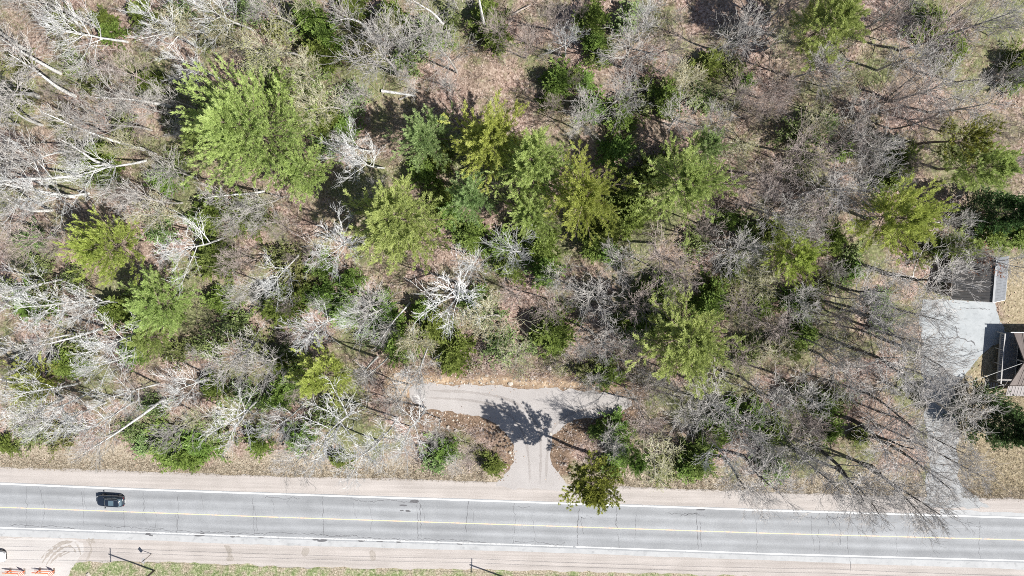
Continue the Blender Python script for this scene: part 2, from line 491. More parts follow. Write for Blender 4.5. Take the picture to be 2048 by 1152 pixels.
# shoulders, road, drives
strip("gravel_shoulder", T_SH0, T_TOP, .006, M['shoulder'], jag=(.35, 0), offs=(0, 2), seed=4)
strip("gravel_shoulder", T_APR, T_SH1, .006, M['shoulder'], jag=(.15, .5), offs=(-2, 0), seed=11)
sheet("gravel_driveway", DRIVE_PX, .011, M['drive'], .62, 1, 5, step=.4)
sheet("gravel_lane", LANE_PX, .013, M['lane'], .8, 1, 6, step=.35)
sheet("concrete_driveway", PAD_PX, .017, M['pad'], .28, 0, 7, step=.3)
sheet("gravel_lot", [(-500,1068),(60,1074),(165,1080),(172,1100),(150,1128),(130,1160),(110,1260),(-500,1260)], .012, M['lot'], .5, 1, 8)
M['track'] = mat_gravel("packed_gravel", (.175,.16,.152), (.31,.29,.278), False)
def tyre_track(pts, w, seed):
    P = [at(x, y, .0145) for x, y in pts]
    for _ in range(2):
        P = [P[0]] + [q for a, b in zip(P, P[1:]) for q in (a.lerp(b, .25), a.lerp(b, .75))] + [P[-1]]
    P = resample(P, .4, False)
    V, Fc = [], []; r = random.Random(seed)
    for i, p in enumerate(P):
        t = (P[min(i + 1, len(P) - 1)] - P[max(i - 1, 0)]).normalized()
        nrm = Vector((t.y, -t.x, 0)); k = w * r.uniform(.55, 1.25) * .5 * min(1, .15 + i / 6, .15 + (len(P) - 1 - i) / 6)
        V += [tuple(p + nrm * k), tuple(p - nrm * k)]
        if i: Fc.append((2*i - 2, 2*i - 1, 2*i + 1, 2*i))
    o = link("tyre_track", mesh("tyre_track", V, np.array(Fc)), M['track'], bpy.data.objects["gravel_driveway"])
for i, pts in enumerate([[(1060,968),(1058,915),(1048,862),(1010,818),(950,800),(850,795)], [(1080,968),(1082,915),(1080,850),(1030,800),(950,784),(860,781)], [(1092,966),(1094,905),(1104,852),(1150,820),(1240,812)]]):
    tyre_track(pts, .42, 700 + i)
road = strip("road", T_TOP, T_BOT, .022, M['asphalt'], offs=(-3, 4), jag=(.06, .04), seed=13)
strip("paved_shoulder", T_BOT, T_APR, .018, M['apron'], offs=(2, 0), jag=(0, .12), seed=17)
strip("paved_apron", [(1850,1012),(1900,1020),(2048,1026)], T_TOP, .019, M['apron'], x0=1880, x1=2150, offs=(0, 0), jag=(.25, 0), seed=19)
strip("edge_line", T_TOP, T_TOP, .027, M['white'], offs=(-1.4, 1.2), kind=None, parent=road, seed=2)
strip("edge_line", T_BOT, T_BOT, .027, M['white'], x0=-900, x1=235, offs=(-1.1, 1.1), kind=None, parent=road, seed=2)
strip("edge_line", T_BOT, T_BOT, .027, M['worn'], x0=236, x1=1150, offs=(-1.1, 1.1), kind=None, parent=road, seed=2)
strip("edge_line", T_BOT, T_BOT, .027, M['white'], x0=1151, x1=2950, offs=(-1.1, 1.1), kind=None, parent=road, seed=2)
strip("centre_line", T_YEL, T_YEL, .027, M['yellow'], offs=(-.75, .75), kind=None, parent=road, seed=2)

def crack_strip(pts, w, name="crack", parent=road, z=.0255, mat='crack', seed=0):
    r = random.Random(seed)
    P = resample([at(x, y, z) for x, y in pts], .35, False)
    V, Fc = [], []
    for i, p in enumerate(P):
        t = (P[min(i + 1, len(P) - 1)] - P[max(i - 1, 0)]).normalized()
        nrm = Vector((t.y, -t.x, 0))
        c = p + nrm * r.gauss(0, .085)
        k = w * r.uniform(.35, 1.35) * .5
        V += [tuple(c + nrm * k), tuple(c - nrm * k)]
        if i: Fc.append((2*i - 2, 2*i - 1, 2*i + 1, 2*i))
    me = mesh(name, V, np.array(Fc))
    return link(name, me, M[mat], parent)

CR = [(50,0,1,.05),(79,0,.45,.06),(84,.3,1,.06),(165,.1,.9,.05),(171,0,.5,.04),(245,.5,1,.05),(284,.05,.6,.07),(291,.4,.8,.05),(309,.4,1,.05),(356,.1,1,.08),(351,.5,.9,.05),(403,.1,.5,.04),(505,.1,1,.08),(510,.3,.9,.05),(545,.1,.4,.04),(577,.1,.3,.04),(646,0,.9,.07),(705,.15,.5,.04),(741,.2,.8,.04),(832,0,.95,.10),(838,.1,.9,.09),(846,.15,.6,.06),(935,0,.75,.09),(942,.2,.6,.05),(1026,0,1,.05),(1064,.3,1,.04),(1157,.1,1,.11),(1161,.3,.7,.07),(1236,0,1,.09),(1232,.2,.6,.05),(1272,.2,.8,.05),(1397,.1,.95,.10),(1403,.3,.9,.09),(1510,.2,1,.06),(1622,.1,.9,.05),(1635,.4,1,.05),(1675,.1,.75,.09),(1698,0,1.35,.06),(1722,.15,.5,.08),(1794,.4,1,.05),(1934,.05,.35,.05),(1960,.1,1,.06)]
for i, (x, a, b, w) in enumerate(CR):
    y0, y1 = curve_y(T_TOP, x), curve_y(T_BOT, x)
    rr = random.Random(i)
    crack_strip([(x + rr.uniform(-3, 3), y0 + (y1 - y0) * a), (x + rr.uniform(-4, 6), y0 + (y1 - y0) * (a + b) / 2), (x + rr.uniform(-3, 8), y0 + (y1 - y0) * b)], w * .8, seed=i)
for i, (xa, xb, f) in enumerate([(20,150,.93),(210,330,.90),(290,420,.93),(400,520,.92),(520,700,.9),(640,800,.93),(800,980,.94),(1030,1130,.94),(530,600,.09),(700,830,.07),(1024,1060,.12),(1160,1185,.3),(1360,1410,.16),(1580,1720,.13),(1330,1400,.14)]):
    pts = []
    rr = random.Random(50 + i)
    for k in range(6):
        x = xa + (xb - xa) * k / 5
        pts.append((x, curve_y(T_TOP, x) * (1 - f) + curve_y(T_BOT, x) * f + rr.uniform(-3, 3)))
    crack_strip(pts, .07, seed=60 + i)
for i, (x, y, a, b) in enumerate([(297,1068,9,3),(303,1071,5,2),(398,1071,12,3),(405,1067,6,2),(466,1073,6,2),(478,1072,7,2),(521,1074,6,2.5),(555,1075,9,2.5),(632,1079,8,2),(645,1081,14,3.5),(722,1081,8,3),(760,1082,12,2.5),(800,1083,12,3),(880,1085,9,2),(921,1087,7,3),(829,1003,9,4),(806,1011,10,2.2),(815,1022,6,2),(804,1021,4,1.4),(1400,1019,10,2)]):
    pts = []
    for k in range(11):
        q = 6.2832 * k / 11
        s = random.uniform(.55, 1.15)
        pts.append((x + a * s * math.cos(q), y + b * s * math.sin(q)))
    sheet("asphalt_patch", pts, .0265, M['patch'], .05, 1, i + 40, kind=None, parent=road, step=.3)
pad = bpy.data.objects["concrete_driveway"]
crack_strip([(1884,676),(1905,675),(1915,676),(1930,680),(1941,684),(1951,691)], .19, parent=pad, z=.021, seed=301)
crack_strip([(1912,652),(1914,664),(1915,675)], .15, parent=pad, z=.021, seed=302)
crack_strip([(1888,692),(1898,688),(1907,686)], .14, parent=pad, z=.021, seed=303)
crack_strip([(1920,615),(1950,616),(1980,619)], .10, parent=pad, z=.021, seed=304)
# torn-up soil beside the lot
def scrape(pts, w, z, seed):
    P = [at(x, y, z) for x, y in pts]
    for _ in range(2):
        P = [P[0]] + [q for a, b in zip(P, P[1:]) for q in (a.lerp(b, .25), a.lerp(b, .75))] + [P[-1]]
    P = resample(P, .3, False); V, Fc = [], []; r = random.Random(seed)
    for i, p in enumerate(P):
        t = (P[min(i + 1, len(P) - 1)] - P[max(i - 1, 0)]).normalized()
        nrm = Vector((t.y, -t.x, 0)); k = w * r.uniform(.15, 1.5) * .5 * min(1, .1 + i / 5, .1 + (len(P) - 1 - i) / 5)
        V += [tuple(p + nrm * (k + r.gauss(0, .05))), tuple(p - nrm * k)]
        if i: Fc.append((2*i - 2, 2*i - 1, 2*i + 1, 2*i))
    o = link("soil_scrape", mesh("soil_scrape", V, np.array(Fc)), M['soil']); o["kind"] = 'structure'
for i, (pts, w) in enumerate([([(84,1126),(96,1108),(112,1094),(130,1085),(146,1083)], .55), ([(92,1130),(104,1112),(118,1099),(134,1092),(146,1094),(152,1106)], .4), ([(100,1128),(110,1116),(124,1106),(134,1102)], .35), ([(118,1114),(130,1108),(140,1104)], .5), ([(150,1084),(158,1096),(162,1110)], .3), ([(176,1084),(184,1096),(180,1110),(173,1122)], .35), ([(172,1082),(182,1080),(190,1085)], .8), ([(104,1094),(120,1086),(136,1080)], .3), ([(82,1118),(92,1104),(102,1098)], .3)]):
    scrape(pts, w, .0165 + i * .0006, 800 + i)
for i, ptsx in enumerate([[(446,1090),(462,1092),(464,1106),(470,1124),(452,1122),(456,1108)], [(610,1094),(618,1100),(612,1112),(600,1106)], [(740,1100),(752,1106),(748,1122),(738,1116)]]):
    sheet("soil_stain", ptsx, .0105, M['soil'], .5, 2, 410 + i, step=.3)

# ------------------------------------------------------------------ plants: generators
def norm(v): return v / np.maximum(1e-9, np.linalg.norm(v, axis=-1, keepdims=True))

def grow(start, d, L, r0, r1, segs, wig, up, g):
    N = len(start)
    P = np.zeros((N, segs + 1, 3)); P[:, 0] = start
    d = norm(d.copy())
    T = np.zeros((N, segs + 1, 3)); T[:, 0] = d
    for i in range(segs):
        d = norm(d + g.normal(0, wig, (N, 3)) + np.array([0, 0, 1.0]) * up)
        P[:, i + 1] = P[:, i] + d * (L / segs)[:, None]; T[:, i + 1] = d
    t = np.linspace(0, 1, segs + 1)[None]
    rad = r0[:, None] * (1 - t) + r1[:, None] * t
    return P, T, rad

def tubes(P, rad, sides):
    N, K, _ = P.shape
    t = norm(P[:, -1] - P[:, 0])
    ref = np.where(np.abs(t[:, 2:3]) < .9, np.array([[0, 0, 1.0]]), np.array([[1.0, 0, 0]]))
    a = norm(np.cross(t, ref)); b = np.cross(t, a)
    ang = np.linspace(0, 2 * np.pi, sides, endpoint=False)
    ring = np.cos(ang)[None, :, None] * a[:, None] + np.sin(ang)[None, :, None] * b[:, None]
    V = P[:, :, None] + rad[:, :, None, None] * ring[:, None]
    base = (np.arange(N) * K * sides)[:, None, None]
    k = np.arange(K - 1)[None, :, None]; s = np.arange(sides)[None, None]
    i0 = base + k * sides + s; i1 = base + k * sides + (s + 1) % sides
    Fc = np.stack([i0, i1, i1 + sides, i0 + sides], -1).reshape(-1, 4)
    return V.reshape(-1, 3), Fc

def kids(P, T, rad, n, t0, t1, a0, a1, g, planar=0.):
    """n children along every parent: start, direction, parameter, radius of the parent there"""
    N, K, _ = P.shape
    t = t0 + (t1 - t0) * (np.arange(n)[None] + g.uniform(0, 1, (N, n))) / n
    x = t * (K - 1); i = np.minimum(x.astype(int), K - 2); f = (x - i)[..., None]
    r = np.arange(N)[:, None]
    st = P[r, i] * (1 - f) + P[r, i + 1] * f
    tg = T[r, i + 1]
    pr = rad[r, i] * (1 - f[..., 0]) + rad[r, i + 1] * f[..., 0]
    ref = g.normal(0, 1, (N, n, 3))
    if planar:
        side = np.where(np.arange(n) % 2 == 0, 1.0, -1.0)[None, :, None]
        hor = norm(np.cross(tg, np.array([0, 0, 1.0]))) * side
        ref = hor + ref * (1 - planar)
    perp = norm(ref - (ref * tg).sum(-1, keepdims=True) * tg)
    an = g.uniform(a0, a1, (N, n, 1))
    d = tg * np.cos(an) + perp * np.sin(an)
    return st.reshape(-1, 3), d.reshape(-1, 3), t.reshape(-1), pr.reshape(-1)

def cat(parts):
    Vs, Fs, o = [], [], 0
    for V, Fc in parts:
        Vs.append(V); Fs.append(Fc + o); o += len(V)
    return np.concatenate(Vs), np.concatenate(Fs)

def leaves(pts, dirs, size, width, g, tint, up=.35, spread=.8, flat=0.):
    """one diamond leaf per point"""
    N = len(pts)
    d = norm(dirs + g.normal(0, spread, (N, 3)) + np.array([0, 0, up]))
    s = norm(np.cross(d, g.normal(0, 1 - flat * .6, (N, 3)) + np.array([.25, -.1, 1.0]) * flat * 1.6))
    L = size * g.uniform(.6, 1.3, (N, 1)); w = width * g.uniform(.7, 1.3, (N, 1))
    V = np.stack([pts, pts + d * L * .5 + s * w, pts + d * L, pts + d * L * .5 - s * w], 1).reshape(-1, 3)
    Fc = np.arange(N * 4).reshape(N, 4)
    return V, Fc, np.repeat(tint, 4)

def bare_meshes(seed, style):
    """a leafless hardwood: (trunk mesh, crown mesh, bud mesh or None); 16 m tall"""
    g = np.random.default_rng(seed)
    h = 16.0
    p = dict(nl=11, l0=.40, l1=.97, lim=(.45, 1.0), ll=.36, nb=7, nt=5, nw=2, wig=.12, up=.12, rt=.19, rk=1.0, tr=1.0, buds=0)
    if style == 'gnarl': p.update(nl=11, l0=.36, lim=(.5, 1.05), ll=.40, nb=7, nt=5, nw=2, wig=.09, up=.11, rt=.19, rk=.92, tr=.78)
    if style == 'broom': p.update(nl=14, l0=.36, lim=(.4, .9), ll=.37, nb=7, nt=5, nw=2, wig=.055, up=.13, rt=.16, rk=.72, tr=.75)
    if style == 'pole':  p.update(nl=11, l0=.60, lim=(.35, .8), ll=.26, nb=5, nt=4, nw=2, wig=.075, up=.14, rt=.235, rk=.85, tr=.8)
    if style == 'spray': p.update(nl=13, l0=.34, lim=(.45, 1.0), ll=.40, nb=7, nt=5, nw=2, wig=.07, up=.11, rt=.19, rk=.85, tr=.85)
    if style == 'whip':  p.update(nl=14, l0=.36, lim=(.4, .95), ll=.37, nb=7, nt=5, nw=3, wig=.10, up=.09, rt=.19, rk=.60, tr=.68)
    if style == 'olive': p.update(nl=14, l0=.36, lim=(.45, 1.05), ll=.33, nb=7, nt=5, nw=2, wig=.11, up=.10, rt=.15, rk=.75, tr=.9, buds=2)
    P, T, rad = grow(np.zeros((1, 3)), np.array([[0, 0, 1.0]]), np.array([h * .93]), np.array([p['rt']]), np.array([.035]), 9, .045, .06, g)
    tv, tf = tubes(P, rad, 7)
    st, d, t, pr = kids(P, T, rad, p['nl'], p['l0'], p['l1'], *p['lim'], g)
    # spread the limbs round the trunk
    az = np.arange(len(d)) * 2.4 + g.normal(0, .35, len(d)); hor = np.hypot(d[:, 0], d[:, 1])
    d[:, 0], d[:, 1] = hor * np.cos(az), hor * np.sin(az)
    tt = (t - p['l0']) / (p['l1'] - p['l0'])
    L = h * p['ll'] * (1.08 - .62 * tt) * g.uniform(.7, 1.2, len(st))
    r0 = np.minimum(pr * .62, .105) * p['rk'] ** .5
    P1, T1, R1 = grow(st, d, L, r0, r0 * .22, 6, p['wig'], p['up'], g)
    parts = [tubes(P1, R1, 5)]
    st, d, t, pr = kids(P1, T1, R1, p['nb'], .15, .98, .35, .85, g)
    L2 = np.repeat(L, p['nb']) * .52 * (1.1 - .5 * t) * g.uniform(.6, 1.25, len(st))
    r = np.maximum(pr * .6, .026 * p['tr']) * p['rk'] ** .3
    P2, T2, R2 = grow(st, d, L2, r, r * .45, 4, p['wig'] * 1.1, p['up'] * .8, g)
    parts.append(tubes(P2, R2, 4))
    st, d, t, pr = kids(P2, T2, R2, p['nt'], .2, 1., .3, .8, g)
    L3 = np.repeat(L2, p['nt']) * .56 * (1.1 - .4 * t) * g.uniform(.6, 1.3, len(st))
    r = np.maximum(pr * .66, .0195 * p['tr'])
    P3, T3, R3 = grow(st, d, L3, r, r * .6, 3, p['wig'], .06, g)
    parts.append(tubes(P3, R3, 3))
    st, d, t, pr = kids(P3, T3, R3, p['nw'], .3, 1., .3, .75, g)
    L4 = np.repeat(L3, p['nw']) * .6 * g.uniform(.6, 1.3, len(st))
    r = np.maximum(pr * .7, .0155 * p['tr'])
    P4, T4, R4 = grow(st, d, L4, r, r * .7, 2, p['wig'], .05, g)
    parts.append(tubes(P4, R4, 3))
    cv, cf = cat(parts)
    bud = None
    if p['buds']:
        pts = np.repeat(P4[:, -1], p['buds'], 0) + g.normal(0, .06, (len(P4) * p['buds'], 3))
        tint = vnoise(pts[:, 0] * .8, pts[:, 1] * .8 + pts[:, 2], 5)
        V, Fc, ti = leaves(pts, g.normal(0, 1, pts.shape), .13, .038, g, tint)
        bud = mesh("buds", V, Fc, {"tint": ti})
    return mesh("trunk", tv, tf, smooth=True), mesh("crown", cv, cf), bud

def pine_meshes(seed, Rr=6., h=18., whorls=13, per=6, sub=9, tuft=5, blades=7, blade=(.46, .075), lo=.32, up=.22, jit=.3, style='white', lift=.16):
    """a conifer: (trunk, bare branches, foliage)"""
    g = np.random.default_rng(seed)
    P, T, rad = grow(np.zeros((1, 3)), np.array([[0, 0, 1.]]), np.array([h * .97]), np.array([.26 * h / 18]), np.array([.03]), 8, .025, .05, g)
    tv, tf = tubes(P, rad, 8)
    st, d, L, az = [], [], [], []
    for w in range(whorls):
        t = lo + (1 - lo) * (w + g.uniform(-.25, .25)) / whorls
        t = min(max(t, lo), .985)
        q = (t - lo) / (1 - lo)
        for k in range(per):
            x = t * 8; i = min(int(x), 7); f = x - i
            s = P[0, i] * (1 - f) + P[0, i + 1] * f
            a = 6.2832 * k / per + w * 1.1 + g.normal(0, .25)
            prof = (1 - q ** 1.5) ** .75 * (.62 + .38 * min(1, q / .18)) if style != 'spruce' else (1 - q) ** .85
            ln = Rr * max(prof, .07) * g.uniform(1 - jit * 1.3, 1 + jit * .75)
            if g.uniform() < .10: continue
            el = g.uniform(-.05, .3) + q * .65 if style != 'spruce' else g.uniform(-.35, -.05) + q * .9
            st.append(s); L.append(ln); d.append((math.cos(a) * math.cos(el), math.sin(a) * math.cos(el), math.sin(el)))
    st, d, L = np.array(st), np.array(d), np.array(L)
    r0 = np.clip(L * .013, .015, .09)
    P1, T1, R1 = grow(st, d, L, r0, r0 * .25, 6, .06, up * .28 if style != 'spruce' else .03, g)
    parts = [tubes(P1, R1, 4)]
    st, d, t, pr = kids(P1, T1, R1, sub, .20, 1.0, .22, .60, g, planar=.82)
    tb = t
    L2 = np.repeat(L, sub) * (.40 - .26 * t) * g.uniform(.7, 1.25, len(st)) + .40
    r = np.full(len(st), .014)
    P2, T2, R2 = grow(st, d, L2, r, r * .7, 3, .08, lift, g)
    parts.append(tubes(P2, R2, 3))
    tw = cat(parts)
    n = tuft
    st, d, t, pr = kids(P2, T2, R2, n, .08, 1.08, .1, .55, g)
    st = st + g.normal(0, .07, st.shape)
    rr = np.hypot(st[:, 0], st[:, 1]) / Rr
    tint = np.clip(.5 + g.normal(0, .13, len(st)) + .30 * (fbm(st[:, 0] * .7 + 50, st[:, 1] * .7 + st[:, 2] * .3, seed) - .5) + .42 * (np.repeat(tb, n) - .62), 0, 1)
    B = blades
    pts = np.repeat(st, B, 0) + g.normal(0, .05, (len(st) * B, 3)); dd = np.repeat(d, B, 0); ti = np.repeat(tint, B)
    V, Fc, ta = leaves(pts, dd, blade[0], blade[1], g, ti, up=.28, spread=.34, flat=1.0)
    return mesh("trunk", tv, tf, smooth=True), mesh("branches", *tw), mesh("crown", V, Fc, {"tint": ta})

def shrub_mesh(seed, n=26, leaf=(.26, .07), per=55, flat=.75):
    """leafy broadleaf / scrubby evergreen of many stems: (stems, crown); radius about 1.6, height 2.4"""
    g = np.random.default_rng(seed)
    az = g.uniform(0, 6.2832, n); el = g.uniform(.45, 1.4, n)
    d = np.stack([np.cos(az) * np.cos(el), np.sin(az) * np.cos(el), np.sin(el)], -1)
    st = g.normal(0, .12, (n, 3)) * np.array([1, 1, 0])
    L = g.uniform(1.2, 2.5, n)
    P, T, rad = grow(st, d, L, np.full(n, .03), np.full(n, .01), 4, .16, .02, g)
    s2, d2, t, pr = kids(P, T, rad, 5, .3, 1., .5, 1.1, g)
    P2, T2, R2 = grow(s2, d2, g.uniform(.35, .9, len(s2)), np.full(len(s2), .013), np.full(len(s2), .008), 2, .15, .05, g)
    sv = cat([tubes(P, rad, 4), tubes(P2, R2, 3)])
    k = max(2, per // 5)
    pts, dd, t, pr = kids(P2, T2, R2, k, .1, 1.1, .2, 1.2, g)
    pts = pts + g.normal(0, .08, pts.shape)
    tint = np.clip(.25 + pts[:, 2] / 3.2 * .4 + g.normal(0, .16, len(pts)) + .4 * (fbm(pts[:, 0] * 1.1 + 9, pts[:, 1] * 1.1, seed) - .5), 0, 1)
    V, Fc, ti = leaves(pts, dd, leaf[0], leaf[1], g, tint, up=.15, spread=.7, flat=.8)
    return mesh("stems", *sv), mesh("crown", V, Fc, {"tint": ti})

# ------------------------------------------------------------------ landmarks used for wording
LM = [("the largest pine", 510, 262), ("the round pine left of centre", 790, 450), ("the central pine clump", 1060, 340), ("the wide pine right of centre", 1375, 360),
      ("the pine at the top edge", 1660, 55), ("the turnaround's right-end pine", 1365, 690), ("the small yellowish pine", 650, 750), ("the pine near the left edge", 215, 490),
      ("the dark-roofed garage", 1950, 555), ("the concrete pad", 1900, 690), ("the gravel turnaround", 960, 795), ("the dark car", 226, 990), ("the roadside red pine", 1190, 965),
      ("the dark spruce", 2005, 850), ("the top left corner", 40, 40), ("the top edge's middle", 1060, 20), ("the top right corner", 2010, 40), ("the left edge's middle", 20, 620),
      ("the pale gravel lane", 1885, 900), ("the driveway mouth", 1070, 930), ("the low broad pine", 320, 600), ("the pine above the garage", 1810, 440), ("the small pine left of the garage", 1580, 510),
      ("the twisted dead white tree", 310, 60), ("the cool green pine", 855, 265), ("the bottom-left verge", 330, 900), ("the right shoulder bend", 1600, 960)]
ORD = ["nearest", "second nearest", "third nearest", "fourth nearest", "fifth nearest", "sixth nearest", "seventh nearest", "eighth nearest", "ninth nearest", "tenth nearest", "eleventh nearest", "twelfth nearest", "thirteenth nearest", "fourteenth nearest", "fifteenth nearest", "sixteenth nearest"]
PEND = []
def pend(o, adj, px, py, cat, group, head=None):
    PEND.append((o, adj, px, py, cat, group))
def settle():
    buckets = {}
    for o, adj, px, py, cat_, grp in PEND:
        L = sorted(LM, key=lambda l: math.hypot(l[1] - px, l[2] - py))
        l = L[0]; dx, dy = px - l[1], py - l[2]
        D = math.hypot(dx, dy)
        if abs(dy) > 2.2 * abs(dx): w = "above" if dy < 0 else "below"
        elif abs(dx) > 2.2 * abs(dy): w = "left of" if dx < 0 else "right of"
        else: w = ("above-left of" if dx < 0 else "above-right of") if dy < 0 else ("below-left of" if dx < 0 else "below-right of")
        buckets.setdefault((adj, w, l[0]), []).append((D, o, cat_, grp))
    for (adj, w, lm), L in buckets.items():
        L.sort(key=lambda q: q[0])
        for i, (D, o, cat_, grp) in enumerate(L):
            lab = f"{adj} {w} {lm}" if len(L) == 1 else f"{adj} {w} {lm}, {ORD[min(i, 15)]}"
            tag(o, lab, cat_, grp)

def copy_part(c, par):
    n = c.copy(); COL.objects.link(n); n.parent = par
    return n

# ------------------------------------------------------------------ pines and spruces
PV = {}
PV['big'] = pine_meshes(11, 9.4, 21, 15, 9, 8, 12, 8, (.40, .026), .24, jit=.36)
PV['a'] = pine_meshes(12, 6, 18, 12, 7, 7, 12, 8, (.37, .025), jit=.36)
PV['b'] = pine_meshes(13, 6, 17, 11, 7, 7, 12, 8, (.37, .025), jit=.45)
PV['c'] = pine_meshes(14, 5, 18, 13, 6, 6, 11, 8, (.37, .025), jit=.42)
PV['d'] = pine_meshes(15, 6, 16, 11, 7, 7, 12, 8, (.37, .025), jit=.48)
PV['red'] = pine_meshes(16, 4.2, 17, 13, 6, 7, 4, 20, (.30, .026), .45, .5, .4)
PV['thin'] = pine_meshes(17, 5.5, 17, 8, 5, 7, 4, 14, (.34, .034), .5, .4, .45)
PV['spruce'] = pine_meshes(18, 5, 15, 18, 8, 9, 5, 6, (.34, .055), .06, .0, .18, 'spruce')
PINES = [ # px, py, radius px, height, variant, leaf, label
 (510,262,148,21,'big','needle',"largest pine, very broad light green crown beside pale bare trees"),
 (788,450,100,18,'a','needle',"broad round pine with dense mid green crown left of centre"),
 (853,270,60,16,'c','needle_blue',"cool green open pine just right of the dark shaded hollow"),
 (972,285,84,18,'b','needle_yellow',"yellowish pine at the upper left of the central clump"),
 (1060,335,82,19,'a','needle',"tallest green pine in the middle of the central clump"),
 (1163,390,76,18,'d','needle_yellow',"yellow-green pine at the right end of the central clump"),
 (940,388,52,15,'c','needle_blue',"small cool green pine at the lower left of the central clump"),
 (1062,420,58,14,'b','needle',"lower green pine at the bottom of the central clump"),
 (1372,362,88,18,'d','needle',"wide ragged green pine right of the central clump"),
 (1660,52,84,18,'a','needle',"full green pine reaching the top edge on the right"),
 (1368,695,98,18,'b','needle',"bright green pine above the right end of the gravel turnaround"),
 (650,752,56,13,'c','needle_yellow',"small bright yellow-green pine left of the gravel turnaround"),
 (213,490,68,15,'d','needle_yellow',"yellow-green pine near the left edge above the low broad pine"),
 (318,598,72,12,'a','needle',"low broad green pine among white bare trees on the left"),
 (303,680,42,9,'b','needle',"little green pine just under the low broad pine"),
 (1585,510,56,14,'d','needle_yellow',"small yellow-green pine left of the dark-roofed garage"),
 (1808,440,88,18,'b','needle_yellow',"large yellow-green pine above and left of the dark-roofed garage"),
 (1965,330,66,17,'a','needle',"light green pine near the right edge above the garage"),
 (1915,275,60,17,'thin','needle_red',"thin-crowned olive pine overlapping the light green pine at right"),
 (1190,962,60,19,'red','needle_red',"olive red pine leaning over the road's upper edge line"),
 (2003,846,66,14,'spruce','needle_dark',"dense dark green spruce between the house and the road"),
 (2010,425,56,15,'spruce','needle_dark',"dark green spruce at the right edge above the garage"),
 (1923,490,36,8,'c','needle',"young bright green pine overhanging the back of the garage"),
 (62,765,52,8,'b','needle_yellow',"low yellowish pine at the left edge above the road verge"),
 (1215,455,44,10,'spruce','fir',"shaded dark green conifer under the yellow-green clump pine"),
 (1405,300,45,14,'c','needle_blue',"cool green pine tucked behind the wide ragged pine"),
 (1262,908,34,13,'c','fir',"slender dark green pine right of the olive roadside pine"),
 (610,345,56,14,'c','needle',"smaller green pine at the lower right flank of the largest pine"),
 (400,275,46,14,'c','needle',"small green pine at the left flank of the largest pine"),
]
VH = dict(big=21, a=18, b=17, c=18, d=16, red=17, thin=17, spruce=15)
VR = dict(big=9.4, a=6, b=6, c=5, d=6, red=4.2, thin=5.5, spruce=5)
pine_protos = {}
NO_TREES = []
for (px, py, rp, h, var, leaf, lab) in PINES:
    if lab is None:      # stands beside the drive, its crown over the road side; known by the shadow on the gravel
        continue
    zc = h * (.62 if var not in ('spruce',) else .45)
    c = at(px, py, zc)
    z0 = gz(c.x, c.y) - .1
    o = empty("pine_tree" if var != 'spruce' else "spruce_tree", (c.x, c.y, z0), random.uniform(0, 6.28))
    s = rp * scale_at(px, py, zc) / VR[var] * (1.06 if var == 'big' else 1.0 if var == 'spruce' else 1.18)
    o.scale = (s, s * random.uniform(.92, 1.08), h / VH[var])
    key = (var, leaf)
    if key not in pine_protos:
        t, b, cr = PV[var]
        if t.users: t, b, cr = t.copy(), b.copy(), cr.copy()
        for mm in (t, b, cr): mm.materials.clear()
        t.materials.append(M['bark_pine']); b.materials.append(M['bark_pine']); cr.materials.append(M[leaf])
        pine_protos[key] = (t, b, cr)
    t, b, cr = pine_protos[key]
    tr = link("trunk", t, None, o); link("branches", b, None, tr); link("crown", cr, None, o)
    tag(o, lab, "spruce" if var == 'spruce' else "pine tree", "evergreens rising over the bare woodland")
    NO_TREES.append((px, py, rp))

# ------------------------------------------------------------------ bare hardwoods
STY = dict(W=[('gnarl', 21), ('gnarl', 22), ('gnarl', 23), ('spray', 24)], P=[('pole', 31), ('pole', 32), ('pole', 33)], G=[('broom', 41), ('spray', 42), ('broom', 43), ('spray', 44)],
           B=[('whip', 51), ('whip', 52), ('whip', 53)], O=[('olive', 61), ('olive', 62)])
BARK = dict(W=('bark_white', 'bark_white'), P=('bark_birch', 'bark_grey'), G=('bark_grey', 'bark_grey'), B=('bark_dark', 'twig_dark'), O=('bark_grey', 'twig_olive'))
ADJ = dict(W="white-limbed bare tree", P="tall pale-trunked bare tree", G="grey twiggy bare tree", B="dark-trunked bare tree", O="olive-tinted budding tree", S="thin bare sapling", T="brown bare tree")
GRP = dict(W="white-limbed bare trees", P="tall pale-trunked bare trees", G="grey twiggy bare trees", B="dark-trunked bare trees", O="olive budding trees", S="thin bare saplings", T="brown bare trees")
BV = {}
for k, lst in STY.items():
    BV[k] = []
    for st_, sd_ in lst:
        t, c, b = bare_meshes(sd_, st_)
        t.materials.append(M[BARK[k][0]]); c.materials.append(M[BARK[k][1]])
        if b: b.materials.append(M['bud'])
        BV[k].append((t, c, b))
BV['T'] = []
for (t, c, b) in BV['G'][:3]:
    t2, c2 = t.copy(), c.copy(); t2.materials.clear(); c2.materials.clear()
    t2.materials.append(M['bark_brown']); c2.materials.append(M['bark_brown']); BV['T'].append((t2, c2, None))
BRAD = {}
for k in BV:
    for i, (t, c, b) in enumerate(BV[k]):
        co = np.empty(len(c.vertices) * 3, np.float32); c.vertices.foreach_get("co", co); co = co.reshape(-1, 3)
        BRAD[k, i] = float(np.percentile(np.hypot(co[:, 0], co[:, 1]), 92))

